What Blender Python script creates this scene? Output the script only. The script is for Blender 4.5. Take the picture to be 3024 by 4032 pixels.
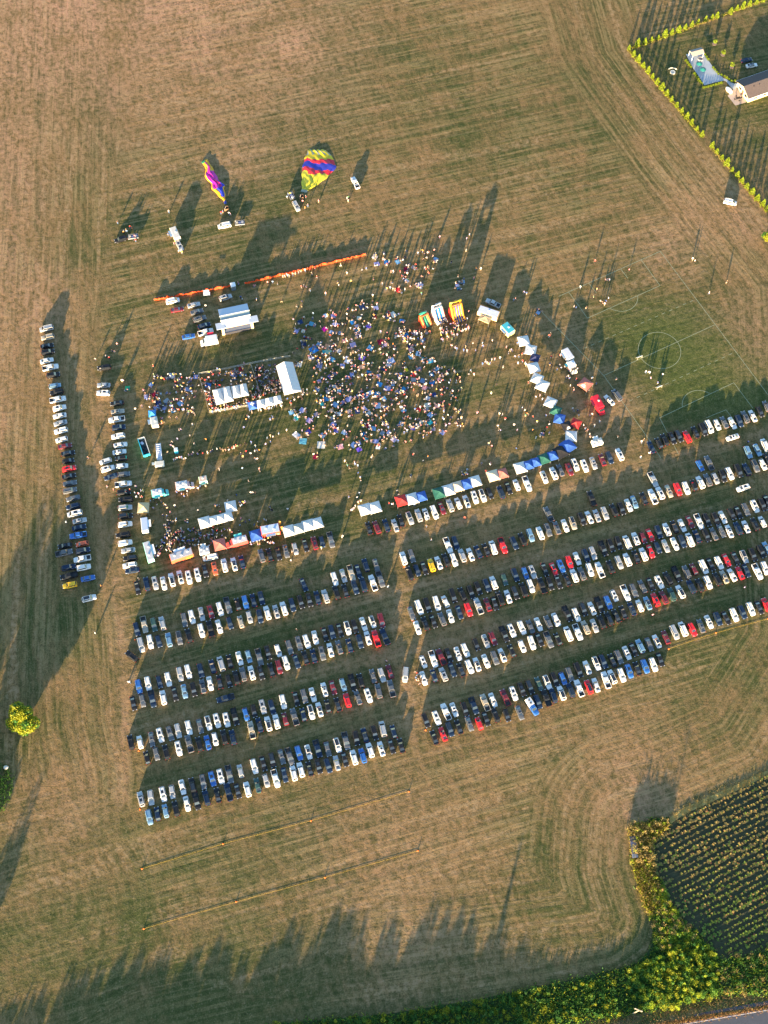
import bpy, math, random
import numpy as np
from mathutils import Matrix, Vector
R = math.radians
rnd = random.Random(7)
for o in list(bpy.data.objects): bpy.data.objects.remove(o)
sc = bpy.context.scene
COL = sc.collection

# ---------------------------------------------------------------- camera
H = 385.0; FPX = 5300.0; TH = R(64.9); RO = R(1.94)
cR, sR = math.cos(RO), math.sin(RO)
Xv = Vector((1, 0, 0)); Dv = Vector((0, -math.sin(TH), -math.cos(TH))); Fv = Vector((0, math.cos(TH), -math.sin(TH)))
Rt = cR * Xv - sR * Dv; Dn = sR * Xv + cR * Dv
cd = bpy.data.cameras.new('camera'); cam = bpy.data.objects.new('camera', cd); COL.objects.link(cam)
m3 = Matrix((Rt, -Dn, -Fv)).transposed()
cam.matrix_world = Matrix.Translation((0, 0, H)) @ m3.to_4x4()
cd.sensor_fit = 'VERTICAL'; cd.sensor_height = 36; cd.sensor_width = 27; cd.lens = FPX / 4032 * 36
cd.clip_start = 1; cd.clip_end = 9000
sc.camera = cam

# ---------------------------------------------------------------- sun and sky
EL = R(6.4); AZ = R(75.6)            # AZ: direction the shadows run, from +x
w = bpy.data.worlds.new("World"); sc.world = w; w.use_nodes = True
nt = w.node_tree; nt.nodes.clear()
sky = nt.nodes.new('ShaderNodeTexSky'); sky.sky_type = 'NISHITA'; sky.sun_disc = False
sky.sun_elevation = EL; sx, sy = -math.cos(AZ), -math.sin(AZ); sky.sun_rotation = math.atan2(sx, sy)
sky.altitude = 200; sky.air_density = 1.0; sky.dust_density = 0.6; sky.ozone_density = 2.0
bg = nt.nodes.new('ShaderNodeBackground'); bg.inputs[1].default_value = 0.112
wo = nt.nodes.new('ShaderNodeOutputWorld'); nt.links.new(sky.outputs[0], bg.inputs[0]); nt.links.new(bg.outputs[0], wo.inputs[0])
sl = bpy.data.lights.new('sun', 'SUN'); sl.energy = 5.0; sl.angle = R(0.5); sl.color = (1.0, 0.73, 0.42)
so = bpy.data.objects.new('sun', sl); COL.objects.link(so)
ld = Vector((math.cos(AZ) * math.cos(EL), math.sin(AZ) * math.cos(EL), -math.sin(EL)))
so.rotation_euler = ld.to_track_quat('-Z', 'Y').to_euler(); so.location = (-60, -60, 120)
sc.view_settings.view_transform = 'Standard'; sc.view_settings.look = 'None'; sc.view_settings.gamma = 1
sc.view_settings.exposure = 2.58
sc.cycles.max_bounces = 5

# ---------------------------------------------------------------- photo point -> ground point
def at(x, y, z=0.0):
    u = (x - 1512) / FPX; v = (y - 2016) / FPX
    d = Fv + u * Rt + v * Dn
    t = (H - z) / -d.z
    return Vector((d.x * t, d.y * t, z))
def tile(ox, oy, k):
    return lambda x, y, z=0.0: at(ox + x * k, oy + y * k, z)
k8 = 800 / 1659; k65 = 650 / 1659
L1 = tile(0, 1100, k8); L2 = tile(0, 1800, k8); U = tile(400, 500, k8); Q = tile(1100, 500, k8); V = tile(700, 1100, k8)
K4 = tile(1700, 1100, k8); T = tile(2200, 900, 824 / 1659); HH = tile(2300, 0, 724 / 1659); T2 = tile(450, 2100, k8); T3 = tile(450, 2600, k8)
P1 = tile(1500, 2500, k8); BR = tile(2224, 3100, k8); TA = tile(1050, 2000, k65); TB = tile(1050, 2500, k65); TC = tile(1550, 2050, k65)
TD = tile(2100, 1900, k65); TE = tile(2500, 1580, 524 / 1659); TF = tile(2500, 2050, 524 / 1659); TG = tile(2000, 2350, k65)
TH4 = tile(1350, 1750, k65); TI = tile(1900, 1600, k65); S2 = tile(500, 1850, k65); W5 = tile(500, 1350, k65); M5 = tile(1100, 1150, k65)
I6 = tile(1600, 1100, 500 / 1659); HP = tile(2700, 180, 324 / 952); LT = tile(0, 2600, 500 / 907); RR = tile(2600, 700, 424 / 952)
TILES = dict(L1=L1, L2=L2, U=U, Q=Q, V=V, K4=K4, T=T, HH=HH, T2=T2, T3=T3, P1=P1, TA=TA, TB=TB, TC=TC, TD=TD, TE=TE, TF=TF, TG=TG, TH=TH4, TI=TI, S2=S2, W5=W5, M5=M5, I6=I6, HP=HP, RR=RR)

# ---------------------------------------------------------------- materials
MATS = {}
def pmat(name, col, rough=0.6, metal=0.0, coat=0.0, var=0.0, vscale=3.0, spec=0.5, transl=0.0):
    if name in MATS: return MATS[name]
    m = bpy.data.materials.new(name); m.use_nodes = True; n = m.node_tree; b = n.nodes['Principled BSDF']
    b.inputs['Roughness'].default_value = rough; b.inputs['Metallic'].default_value = metal
    b.inputs['Coat Weight'].default_value = coat; b.inputs['Coat Roughness'].default_value = 0.08
    b.inputs['Specular IOR Level'].default_value = spec
    if var > 0:
        tc = n.nodes.new('ShaderNodeTexCoord'); no = n.nodes.new('ShaderNodeTexNoise'); no.inputs['Scale'].default_value = vscale
        no.inputs['Detail'].default_value = 4
        n.links.new(tc.outputs['Object'], no.inputs['Vector'])
        mx = n.nodes.new('ShaderNodeMix'); mx.data_type = 'RGBA'
        mx.inputs['A'].default_value = tuple(c * (1 - var) for c in col) + (1,); mx.inputs['B'].default_value = tuple(min(1, c * (1 + var)) for c in col) + (1,)
        n.links.new(no.outputs['Fac'], mx.inputs['Factor']); n.links.new(mx.outputs['Result'], b.inputs['Base Color'])
    else:
        b.inputs['Base Color'].default_value = tuple(col) + (1,)
    if transl > 0:
        tr = n.nodes.new('ShaderNodeBsdfTranslucent'); tr.inputs[0].default_value = tuple(min(1, c * 1.3) for c in col) + (1,)
        ms = n.nodes.new('ShaderNodeMixShader'); ms.inputs[0].default_value = transl
        out = [x for x in n.nodes if x.type == 'OUTPUT_MATERIAL'][0]
        n.links.new(b.outputs[0], ms.inputs[1]); n.links.new(tr.outputs[0], ms.inputs[2]); n.links.new(ms.outputs[0], out.inputs[0])
    m.diffuse_color = tuple(col) + (1,)
    MATS[name] = m
    return m

# ---------------------------------------------------------------- mesh builder
class MB:
    def __init__(s): s.v = []; s.f = []; s.m = []
    def add(s, vs, fs, mi=0):
        b = len(s.v); s.v += [tuple(p) for p in vs]; s.f += [tuple(b + i for i in f) for f in fs]; s.m += [mi] * len(fs); return s
    def box(s, c, d, rz=0.0, mi=0, top=1.0):
        hx, hy, hz = d[0] / 2, d[1] / 2, d[2] / 2; cz, sz = math.cos(rz), math.sin(rz); vs = []
        for z in (-hz, hz):
            q = top if z > 0 else 1
            for x, y in ((-hx, -hy), (hx, -hy), (hx, hy), (-hx, hy)):
                vs.append((c[0] + x * q * cz - y * q * sz, c[1] + x * q * sz + y * q * cz, c[2] + z))
        return s.add(vs, [(0, 3, 2, 1), (4, 5, 6, 7), (0, 1, 5, 4), (1, 2, 6, 5), (2, 3, 7, 6), (3, 0, 4, 7)], mi)
    def tube(s, pts, rad, n=6, mi=0):
        pts = [Vector(p) for p in pts]; rad = rad if isinstance(rad, (list, tuple)) else [rad] * len(pts); vs = []
        for i, p in enumerate(pts):
            d = (pts[min(i + 1, len(pts) - 1)] - pts[max(i - 1, 0)]).normalized()
            a = d.orthogonal().normalized(); b = d.cross(a)
            for k in range(n):
                t = 2 * math.pi * k / n; vs.append(p + (a * math.cos(t) + b * math.sin(t)) * rad[i])
        fs = [(i * n + k, i * n + (k + 1) % n, (i + 1) * n + (k + 1) % n, (i + 1) * n + k) for i in range(len(pts) - 1) for k in range(n)]
        fs += [tuple(range(n - 1, -1, -1)), tuple((len(pts) - 1) * n + k for k in range(n))]
        return s.add(vs, fs, mi)
    def rings(s, rings, mi=0, cap=True):
        n = len(rings[0]); vs = [p for r in rings for p in r]
        fs = [(i * n + k, i * n + (k + 1) % n, (i + 1) * n + (k + 1) % n, (i + 1) * n + k) for i in range(len(rings) - 1) for k in range(n)]
        if cap: fs += [tuple(range(n - 1, -1, -1)), tuple((len(rings) - 1) * n + k for k in range(n))]
        return s.add(vs, fs, mi)
    def poly(s, pts, z0, z1, mi=0):
        n = len(pts); vs = [(p[0], p[1], z0) for p in pts] + [(p[0], p[1], z1) for p in pts]
        a = sum(pts[i][0] * pts[(i + 1) % n][1] - pts[(i + 1) % n][0] * pts[i][1] for i in range(n))
        up = tuple(range(n, 2 * n)); dn = tuple(range(n - 1, -1, -1)); sd = [(i, (i + 1) % n, n + (i + 1) % n, n + i) for i in range(n)]
        if a < 0: up = up[::-1]; dn = dn[::-1]; sd = [q[::-1] for q in sd]
        return s.add(vs, [up, dn] + sd, mi)
    def mesh(s, name, mats, smooth=False):
        me = bpy.data.meshes.new(name); me.from_pydata(s.v, [], s.f)
        for m in mats: me.materials.append(m)
        me.polygons.foreach_set('material_index', s.m)
        if smooth: me.polygons.foreach_set('use_smooth', [True] * len(s.f))
        me.update(); return me
    def build(s, name, mats, parent=None, smooth=False):
        if not isinstance(mats, (list, tuple)): mats = [mats]
        o = bpy.data.objects.new(name, s.mesh(name, mats, smooth)); COL.objects.link(o)
        if parent: o.parent = parent
        return o
def tag(o, label=None, cat=None, group=None, kind=None):
    if label: o['label'] = label
    if cat: o['category'] = cat
    if group: o['group'] = group
    if kind: o['kind'] = kind
    return o
def empty(name, loc, rz=0.0):
    o = bpy.data.objects.new(name, None); COL.objects.link(o); o.location = loc; o.rotation_euler = (0, 0, rz); o.empty_display_size = 0.5; return o
def copy_tree(o, parent=None):
    c = o.copy(); COL.objects.link(c); c.parent = parent
    for ch in CHILD.get(o, []) or [x for x in o.children]: copy_tree(ch, c)
    return c
CHILD = {}
def bigmesh(name, verts, faces, mats, midx, kind=None):
    """numpy arrays: verts (n,3), faces (m,4) or (m,3)"""
    me = bpy.data.meshes.new(name); n, k = faces.shape
    me.vertices.add(len(verts)); me.vertices.foreach_set('co', verts.astype(np.float32).ravel())
    me.loops.add(n * k); me.loops.foreach_set('vertex_index', faces.astype(np.int32).ravel())
    me.polygons.add(n); me.polygons.foreach_set('loop_start', np.arange(0, n * k, k, dtype=np.int32))
    for m in mats: me.materials.append(m)
    me.polygons.foreach_set('material_index', midx.astype(np.int32)); me.update(calc_edges=True)
    o = bpy.data.objects.new(name, me); COL.objects.link(o); return o
def nth(n): return '%d%s' % (n, 'th' if 10 <= n % 100 <= 20 else {1: 'st', 2: 'nd', 3: 'rd'}.get(n % 10, 'th'))
def yaw(a, b): return math.atan2(b[1] - a[1], b[0] - a[0])

# ---------------------------------------------------------------- ground
def seg_dist(px, py, a, b):
    ax, ay = a[0], a[1]; bx, by = b[0], b[1]; dx, dy = bx - ax, by - ay
    t = np.clip(((px - ax) * dx + (py - ay) * dy) / (dx * dx + dy * dy + 1e-9), 0, 1)
    return np.hypot(px - ax - t * dx, py - ay - t * dy)
def poly_sd(px, py, P):
    d = np.full(px.shape, 1e9); ins = np.zeros(px.shape, bool); n = len(P)
    for i in range(n):
        a, b = P[i], P[(i + 1) % n]; d = np.minimum(d, seg_dist(px, py, a, b))
        c = ((a[1] > py) != (b[1] > py)) & (px < (b[0] - a[0]) * (py - a[1]) / (b[1] - a[1] + 1e-12) + a[0]); ins ^= c
    return np.where(ins, d, -d)
def soft(d, w): return np.clip(d / w * 0.5 + 0.5, 0, 1)
gx = np.concatenate([np.array([-4000, -1500, -700, -400, -300]), np.arange(-240, 241, 2.0), np.array([300, 400, 700, 1500, 4000])])
gy = np.concatenate([np.array([-4000, -1500, -600, -200, -80]), np.arange(-20, 481, 2.0), np.array([540, 700, 1000, 2000, 4500])])
GX, GY = np.meshgrid(gx, gy); nx_, ny_ = len(gx), len(gy)
gv = np.stack([GX.ravel(), GY.ravel(), np.zeros(GX.size)], 1)
ii, jj = np.meshgrid(np.arange(nx_ - 1), np.arange(ny_ - 1)); q0 = (jj * nx_ + ii).ravel()
gf = np.stack([q0, q0 + 1, q0 + 1 + nx_, q0 + nx_], 1)
xs, ys = GX.ravel(), GY.ravel()
# mowing direction: straight along the parking rows inside, laps parallel to the edge outside
rowang = R(18.6); nrm = (-math.sin(rowang), math.cos(rowang))
FIELD = [at(-60, 4500), at(60, 3700), at(130, 3100), at(90, 2900), at(20, 900), at(-40, -200), at(2340, -300), at(2480, 180), at(2760, 560), at(3200, 1100), at(3300, 2600), at(3024, 3050), at(2700, 3200), at(2500, 3260), at(2490, 3420), at(2560, 3620), at(2530, 3720), at(2420, 3800), at(2100, 3850), at(1300, 3980), at(600, 4150)]
fd = poly_sd(xs, ys, FIELD)
sA = xs * nrm[0] + ys * nrm[1]; tA = xs * nrm[1] - ys * nrm[0]
wB = 1 - np.clip((fd - 27) / 5, 0, 1)
leftside = np.clip((at(230, 2400)[0] - xs) / 8 + 0.5, 0, 1); wB = np.maximum(wB, leftside * 0.85)
wB[fd < -6] = 0.0
sB = np.where(leftside > 0.5, xs + 0.10 * ys, fd); tB = np.where(leftside > 0.5, ys, np.arctan2(ys - 150, xs) * 100)
for qx, qy, rad_ in ((190, 3560, 30), (1020, 3600, 20)):
    c_ = at(qx, qy); rr0 = np.hypot(xs - c_[0], ys - c_[1]); mk_ = np.clip((rad_ - rr0) / 5 + .5, 0, 1) * (.38 if qx < 500 else .22); sB = np.where(mk_ > .05, rr0, sB); tB = np.where(mk_ > .05, np.arctan2(ys - c_[1], xs - c_[0]) * 15, tB); wB = np.where(mk_ > .05, mk_, wB)
# greenness and dryness of the turf
PITCH = [T(905, 330), T(1330, 560), T(1760, 900), T(2200, 1500), T(1900, 1800), T(1000, 1700), T(650, 1600), T(420, 1250), T(180, 900), T(180, 640), T(420, 480)]
green = 0.95 * soft(poly_sd(xs, ys, PITCH), 20)
YARD = [HH(400, 430), HH(1080, 1240), HH(1700, 1960), HH(2400, 1500), HH(2200, -200), HH(1600, 0)]
yd = soft(poly_sd(xs, ys, YARD), 4); green = np.maximum(green, 0.5 * yd)
CROWDP = [at(560, 1400), at(1200, 1200), at(1800, 1250), at(2300, 1500), at(2400, 1900), at(3200, 1700), at(3200, 2500), at(1600, 2950), at(560, 3200), at(430, 2200)]
green = np.maximum(green, 0.38 * soft(poly_sd(xs, ys, CROWDP), 26))
green = np.maximum(green, 0.42 * soft(-poly_sd(xs, ys, [at(-400, 3650), at(1200, 3560), at(2700, 3500), at(3400, 3300), at(3400, -500), at(-400, -500)]), 26) * (ys < 130))
for (px, py, r_, g_) in ((80, 330, 22, .55), (330, 360, 18, .6), (470, 90, 16, .5), (1150, 720, 30, .35), (1900, 500, 30, .35), (2200, 350, 26, .3), (560, 3640, 9, .7), (240, 2900, 10, .4), (420, 3300, 20, .3), (900, 3400, 25, .25)):
    c = at(px, py); green = np.maximum(green, g_ * np.exp(-((xs - c[0]) ** 2 + ((ys - c[1]) * .8) ** 2) / (r_ * r_)))
dry = 0.85 * soft(poly_sd(xs, ys, [at(-300, -600), at(1300, -600), at(1180, 330), at(500, 420), at(60, 520), at(-200, 900)]), 40)
strip = at(60, 2000)
dry = np.maximum(dry, 0.6 * np.clip((at(150, 1700)[0] - xs) / 22, 0, 1) * (ys < 340) * (ys > 150))
for (px, py, r_, g_) in ((1150, 190, 14, .9), (1000, 90, 12, .6), (950, 600, 12, .5), (700, 100, 30, .55), (130, 1200, 14, .7), (2620, 1010, 12, .5), (2750, 870, 12, .45), (2930, 870, 9, .5), (2260, 1330, 8, .3), (2430, 1640, 10, .35), (2950, 1300, 14, .4), (250, 3200, 12, .35), (1500, 3550, 26, .3), (2500, 3150, 14, .45)):
    c = at(px, py); dry = np.maximum(dry, g_ * np.exp(-((xs - c[0]) ** 2 + ((ys - c[1]) * .7) ** 2) / (r_ * r_)))
far = (np.abs(xs) > 260) | (ys > 500) | (ys < -40); green[far] = .35; dry[far] = .2
# bare dirt verge along the road
worn = np.zeros_like(xs)
for trk in ([at(700, 2230), at(1500, 2150), at(2300, 1900), at(3200, 1650)], [at(480, 2300), at(1520, 2290)], [at(1590, 2080), at(1560, 2500), at(1640, 2900)], [at(560, 2560), at(1560, 2330), at(3200, 1960)], [at(400, 1500), at(380, 1900), at(450, 2300), at(500, 2700), at(480, 3150)], [at(560, 2750), at(1600, 2570), at(3200, 2150)]):
    for a_, b2_ in zip(trk[:-1], trk[1:]):
        for of in (-.9, .9): worn = np.maximum(worn, np.exp(-(np.abs(seg_dist(xs, ys, a_, b2_)) / 2.2) ** 2))
dry = np.maximum(dry, .38 * worn)
green = np.clip(green, 0, 1); dry = np.clip(dry, 0, 1)
go = bigmesh('ground', gv, gf, [], np.zeros(len(gf))); tag(go, kind='structure')
for nm, arr in (('green', green), ('dry', dry), ('wB', wB)):
    a = go.data.attributes.new(nm, 'FLOAT', 'POINT'); a.data.foreach_set('value', arr.astype(np.float32))
for nm, s_, t_ in (('stA', sA, tA), ('stB', sB, tB)):
    a = go.data.attributes.new(nm, 'FLOAT_VECTOR', 'POINT'); a.data.foreach_set('vector', np.stack([s_, t_, np.zeros_like(s_)], 1).astype(np.float32).ravel())
def ground_material():
    m = bpy.data.materials.new('mown_grass'); m.use_nodes = True; n = m.node_tree; N = n.nodes; Lk = n.links.new; b = N['Principled BSDF']
    b.inputs['Roughness'].default_value = 0.95; b.inputs['Specular IOR Level'].default_value = 0.1
    def attr(nm, o='Fac'):
        a = N.new('ShaderNodeAttribute'); a.attribute_name = nm; return a.outputs[o]
    def noise(vec, scale, detail=4, rough=.55, vs=(1, 1, 1), off=0.0):
        mp = N.new('ShaderNodeMapping'); mp.inputs['Scale'].default_value = vs; mp.inputs['Location'].default_value = (off, off * .7, 0); Lk(vec, mp.inputs[0])
        t = N.new('ShaderNodeTexNoise'); t.noise_dimensions = '2D'; t.inputs['Scale'].default_value = scale; t.inputs['Detail'].default_value = detail; t.inputs['Roughness'].default_value = rough; Lk(mp.outputs[0], t.inputs[0]); return t.outputs[0]
    def mth(op, a, b_=None, c=None, cl=False):
        x = N.new('ShaderNodeMath'); x.operation = op; x.use_clamp = cl
        for i, q in enumerate((a, b_, c)):
            if q is None: continue
            if isinstance(q, (int, float)): x.inputs[i].default_value = q
            else: Lk(q, x.inputs[i])
        return x.outputs[0]
    def mix(f, a, b_):
        x = N.new('ShaderNodeMix'); x.data_type = 'RGBA'
        Lk(f, x.inputs['Factor']) if not isinstance(f, (int, float)) else setattr(x.inputs['Factor'], 'default_value', f)
        for k, q in (('A', a), ('B', b_)):
            if isinstance(q, tuple): x.inputs[k].default_value = q + (1,)
            else: Lk(q, x.inputs[k])
        return x.outputs['Result']
    def rng(v, a, b_, c=0.0, d=1.0):
        x = N.new('ShaderNodeMapRange'); x.inputs[1].default_value = a; x.inputs[2].default_value = b_; x.inputs[3].default_value = c; x.inputs[4].default_value = d; Lk(v, x.inputs[0]); return x.outputs[0]
    tc = N.new('ShaderNodeTexCoord').outputs['Object']
    A = attr('stA', 'Vector'); B = attr('stB', 'Vector'); wb = attr('wB'); gr = attr('green'); dr = attr('dry')
    # streaks: fast across the swath, slow along it
    def streak(vec, o): return mth('ADD', mth('MULTIPLY', noise(vec, 1, 3, .6, (.22, .012, 1), o), .65), mth('MULTIPLY', noise(vec, 1, 3, .65, (.95, .06, 1), o + 9), .35))
    def lines(vec, o): return rng(noise(vec, 1, 2, .55, (.80, .020, 1), o), .46, .60)
    ln_ = mth('ADD', mth('MULTIPLY', lines(A, 19), mth('SUBTRACT', 1.0, wb)), mth('MULTIPLY', lines(B, 61), wb))
    st = mth('ADD', mth('MULTIPLY', streak(A, 3), mth('SUBTRACT', 1.0, wb)), mth('MULTIPLY', streak(B, 40), wb))
    st = rng(st, .39, .61)
    # crosswise weave seen in the mown turf
    wv = noise(A, 1, 3, .7, (.10, .42, 1), 77)
    big = noise(tc, .012, 5, .55, off=5); mid = noise(tc, .06, 5, .6, off=31); fine = noise(tc, .55, 5, .75, off=12); vfine = noise(tc, 2.2, 3, .8, off=2)
    gf_ = mth('ADD', mth('MULTIPLY', gr, .9), mth('MULTIPLY', mth('SUBTRACT', big, .5), 1.6)); gf_ = mth('ADD', gf_, mth('MULTIPLY', mth('SUBTRACT', mid, .5), 1.5))
    gf_ = mth('ADD', gf_, mth('MULTIPLY', mth('SUBTRACT', st, .5), mth('SUBTRACT', .62, mth('MULTIPLY', gr, .42)))); gf_ = mth('ADD', gf_, mth('MULTIPLY', mth('SUBTRACT', wv, .5), .9)); gf_ = mth('ADD', gf_, .35, None, True)
    gf_ = mth('SUBTRACT', gf_, mth('MULTIPLY', dr, .30), None, True)
    c = mix(gf_, (.250, .155, .070), (.066, .078, .024))
    dd = mth('MULTIPLY', dr, rng(mth('ADD', mth('MULTIPLY', fine, .6), mth('MULTIPLY', mid, .6)), .45, .72)); c = mix(mth('MULTIPLY', rng(gr, .55, .95), .75), c, (.078, .105, .024)); c = mix(dd, c, (.52, .28, .175))
    lw = mth('MULTIPLY', mth('MULTIPLY', ln_, rng(mid, .35, .62)), mth('SUBTRACT', 1.0, mth('MULTIPLY', gr, .92)), None, True); c = mix(mth('MULTIPLY', lw, .44), c, (.36, .255, .12))
    dl = mth('MULTIPLY', mth('SUBTRACT', 1.0, ln_), rng(wv, .40, .62)); c = mix(mth('MULTIPLY', dl, .40), c, (.045, .06, .016))
    # pale straw lying in the swath lines
    stw = mth('MULTIPLY', rng(st, .30, .05), rng(fine, .45, .75)); stw = mth('MULTIPLY', stw, mth('SUBTRACT', 1.0, mth('MULTIPLY', gr, .8)), None, True); c = mix(mth('MULTIPLY', stw, .85), c, (.36, .25, .14))
    sp = mth('MULTIPLY', rng(vfine, .50, .72), rng(fine, .42, .6)); c = mix(mth('MULTIPLY', sp, .60), c, (.33, .24, .14))
    dk = rng(mth('ADD', mth('MULTIPLY', fine, .5), mth('MULTIPLY', vfine, .5)), .50, .34); c = mix(mth('MULTIPLY', dk, .75), c, (.03, .036, .014))
    Lk(c, b.inputs['Base Color'])
    bp = N.new('ShaderNodeBump'); bp.inputs['Strength'].default_value = .45; bp.inputs['Distance'].default_value = .35
    hh = mth('ADD', mth('MULTIPLY', fine, 1.0), mth('MULTIPLY', vfine, .35)); hh = mth('ADD', hh, mth('MULTIPLY', st, .25)); Lk(hh, bp.inputs['Height']); Lk(bp.outputs[0], b.inputs['Normal'])
    return m
go.data.materials.append(ground_material())

def sheet(name, pts, z, mat, kind='structure'):
    mb = MB(); P = [(p[0], p[1]) for p in pts]; mb.poly(P, z - 0.003, z, 0); o = mb.build(name, mat); tag(o, kind=kind); return o
def strip_mesh(mb, pts, wd, z=0.01, mi=0):
    for a, b in zip(pts[:-1], pts[1:]):
        a = Vector((a[0], a[1])); b = Vector((b[0], b[1])); d = (b - a).normalized(); n = Vector((-d.y, d.x)) * wd / 2
        mb.add([(a.x - n.x, a.y - n.y, z), (b.x - n.x, b.y - n.y, z), (b.x + n.x, b.y + n.y, z), (a.x + n.x, a.y + n.y, z)], [(0, 1, 2, 3)], mi)
# football pitch markings
pl = MB(); WL = .16
for seg in ([(0, 537), (805, 180), (1650, 1305), (1800, 1505)], [(80, 505), (228, 710), (803, 452), (655, 250)], [(240, 435), (300, 512)], [(490, 318), (548, 395)], [(357, 1165), (1238, 762)],
            [(950, 1790), (800, 1500), (1388, 1222), (1540, 1425)], [(-170, 625), (357, 1165), (700, 1650), (810, 1820)], [(1170, 1500), (1325, 1437), (1365, 1485)]):
    strip_mesh(pl, [T(*p) for p in seg], WL, .008)
cc = T(799, 965); rr = 7.15
def arc(mb, c, r, a0, a1, n=48):
    strip_mesh(mb, [(c[0] + r * math.cos(a0 + (a1 - a0) * i / n), c[1] + r * math.sin(a0 + (a1 - a0) * i / n)) for i in range(n + 1)], WL, .008)
arc(pl, cc, rr, 0, 2 * math.pi)
ax1 = yaw(T(230, 710), T(803, 452))
a, b_, pk = T(403, 628), T(630, 535), T(490, 655)
mid_ = (a + b_) / 2; ce = mid_ + Vector((-math.sin(ax1), math.cos(ax1), 0)) * 2.6; r2 = (a - ce).length; arc(pl, ce, r2, yaw(ce, a), yaw(ce, a) + (yaw(ce, b_) - yaw(ce, a)) % (2 * math.pi), 16)
a, b_ = T(980, 1412), T(1195, 1305); mid_ = (a + b_) / 2; ce = mid_ - Vector((-math.sin(ax1), math.cos(ax1), 0)) * 2.6; r2 = (a - ce).length; arc(pl, ce, r2, yaw(ce, b_), yaw(ce, b_) + (yaw(ce, a) - yaw(ce, b_)) % (2 * math.pi), 16)
def dashes(mb, a, b, dl=1.3, gap=1.5):
    L = (b - a).length; d = (b - a) / L; t = 0
    while t < L: strip_mesh(mb, [a + d * t, a + d * min(L, t + dl)], .16, .008); t += dl + gap
dashes(pl, T(200, 950), T(1075, 565)); dashes(pl, T(560, 1368), T(1388, 983))
o = pl.build('pitch_markings', pmat('line_paint', (.28, .30, .19), .9, var=.3, vscale=1.2)); tag(o, kind='structure')
# orange string lines and stakes of the parking marshals come later

# ---------------------------------------------------------------- cars
PAINT = {'W': ('white', (.66, .66, .65)), 'S': ('silver', (.40, .41, .42)), 'G': ('grey', (.12, .13, .145)), 'K': ('black', (.012, .013, .016)), 'N': ('dark blue', (.012, .028, .065)),
         'B': ('bright blue', (.02, .11, .38)), 'C': ('pale blue', (.16, .30, .44)), 'R': ('red', (.55, .012, .02)), 'M': ('maroon', (.13, .014, .024)), 'Y': ('yellow', (.75, .45, .01)),
         'O': ('orange', (.50, .10, .04)), 'E': ('dark green', (.03, .075, .07)), 'T': ('tan', (.34, .31, .25))}
def paint(c): return pmat('paint_' + PAINT[c][0].replace(' ', '_'), PAINT[c][1], .38, .25 if c in 'SGNC' else 0.0, .12 if c in 'KNGEM' else .5, spec=.3 if c in 'KNG' else .5)
GLASS = pmat('car_glass', (.015, .02, .028), .08, 0, .6, spec=.9); TYRE = pmat('tyre', (.02, .02, .021), .85); RIM = pmat('rim', (.35, .35, .36), .35, .8)
LAMP = pmat('headlight', (.75, .76, .78), .12, .4, .5); TAIL = pmat('taillight', (.45, .01, .01), .2, 0, .5); TRIM = pmat('dark_trim', (.02, .02, .022), .55); CHROME = pmat('chrome_trim', (.6, .6, .6), .2, 1)
DIM = {  # L, W, H, belt z, hood z, boot z, cabin y: rear base, rear roof, front roof, front base ; roof half width factor
    's': (4.75, 1.84, 1.46, .93, .90, 1.02, -1.85, -.98, .42, 1.12, .70), 'u': (4.78, 1.93, 1.74, 1.08, 1.06, 1.10, -2.25, -1.92, .48, 1.12, .76),
    'h': (4.25, 1.79, 1.52, .96, .93, 1.0, -2.02, -1.55, .45, 1.22, .73), 'v': (5.12, 2.0, 1.80, 1.05, .98, 1.06, -2.46, -2.2, .95, 1.72, .78),
    'p': (5.75, 2.02, 1.86, 1.14, 1.15, 1.05, -.95, -.72, .72, 1.35, .77)}
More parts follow.
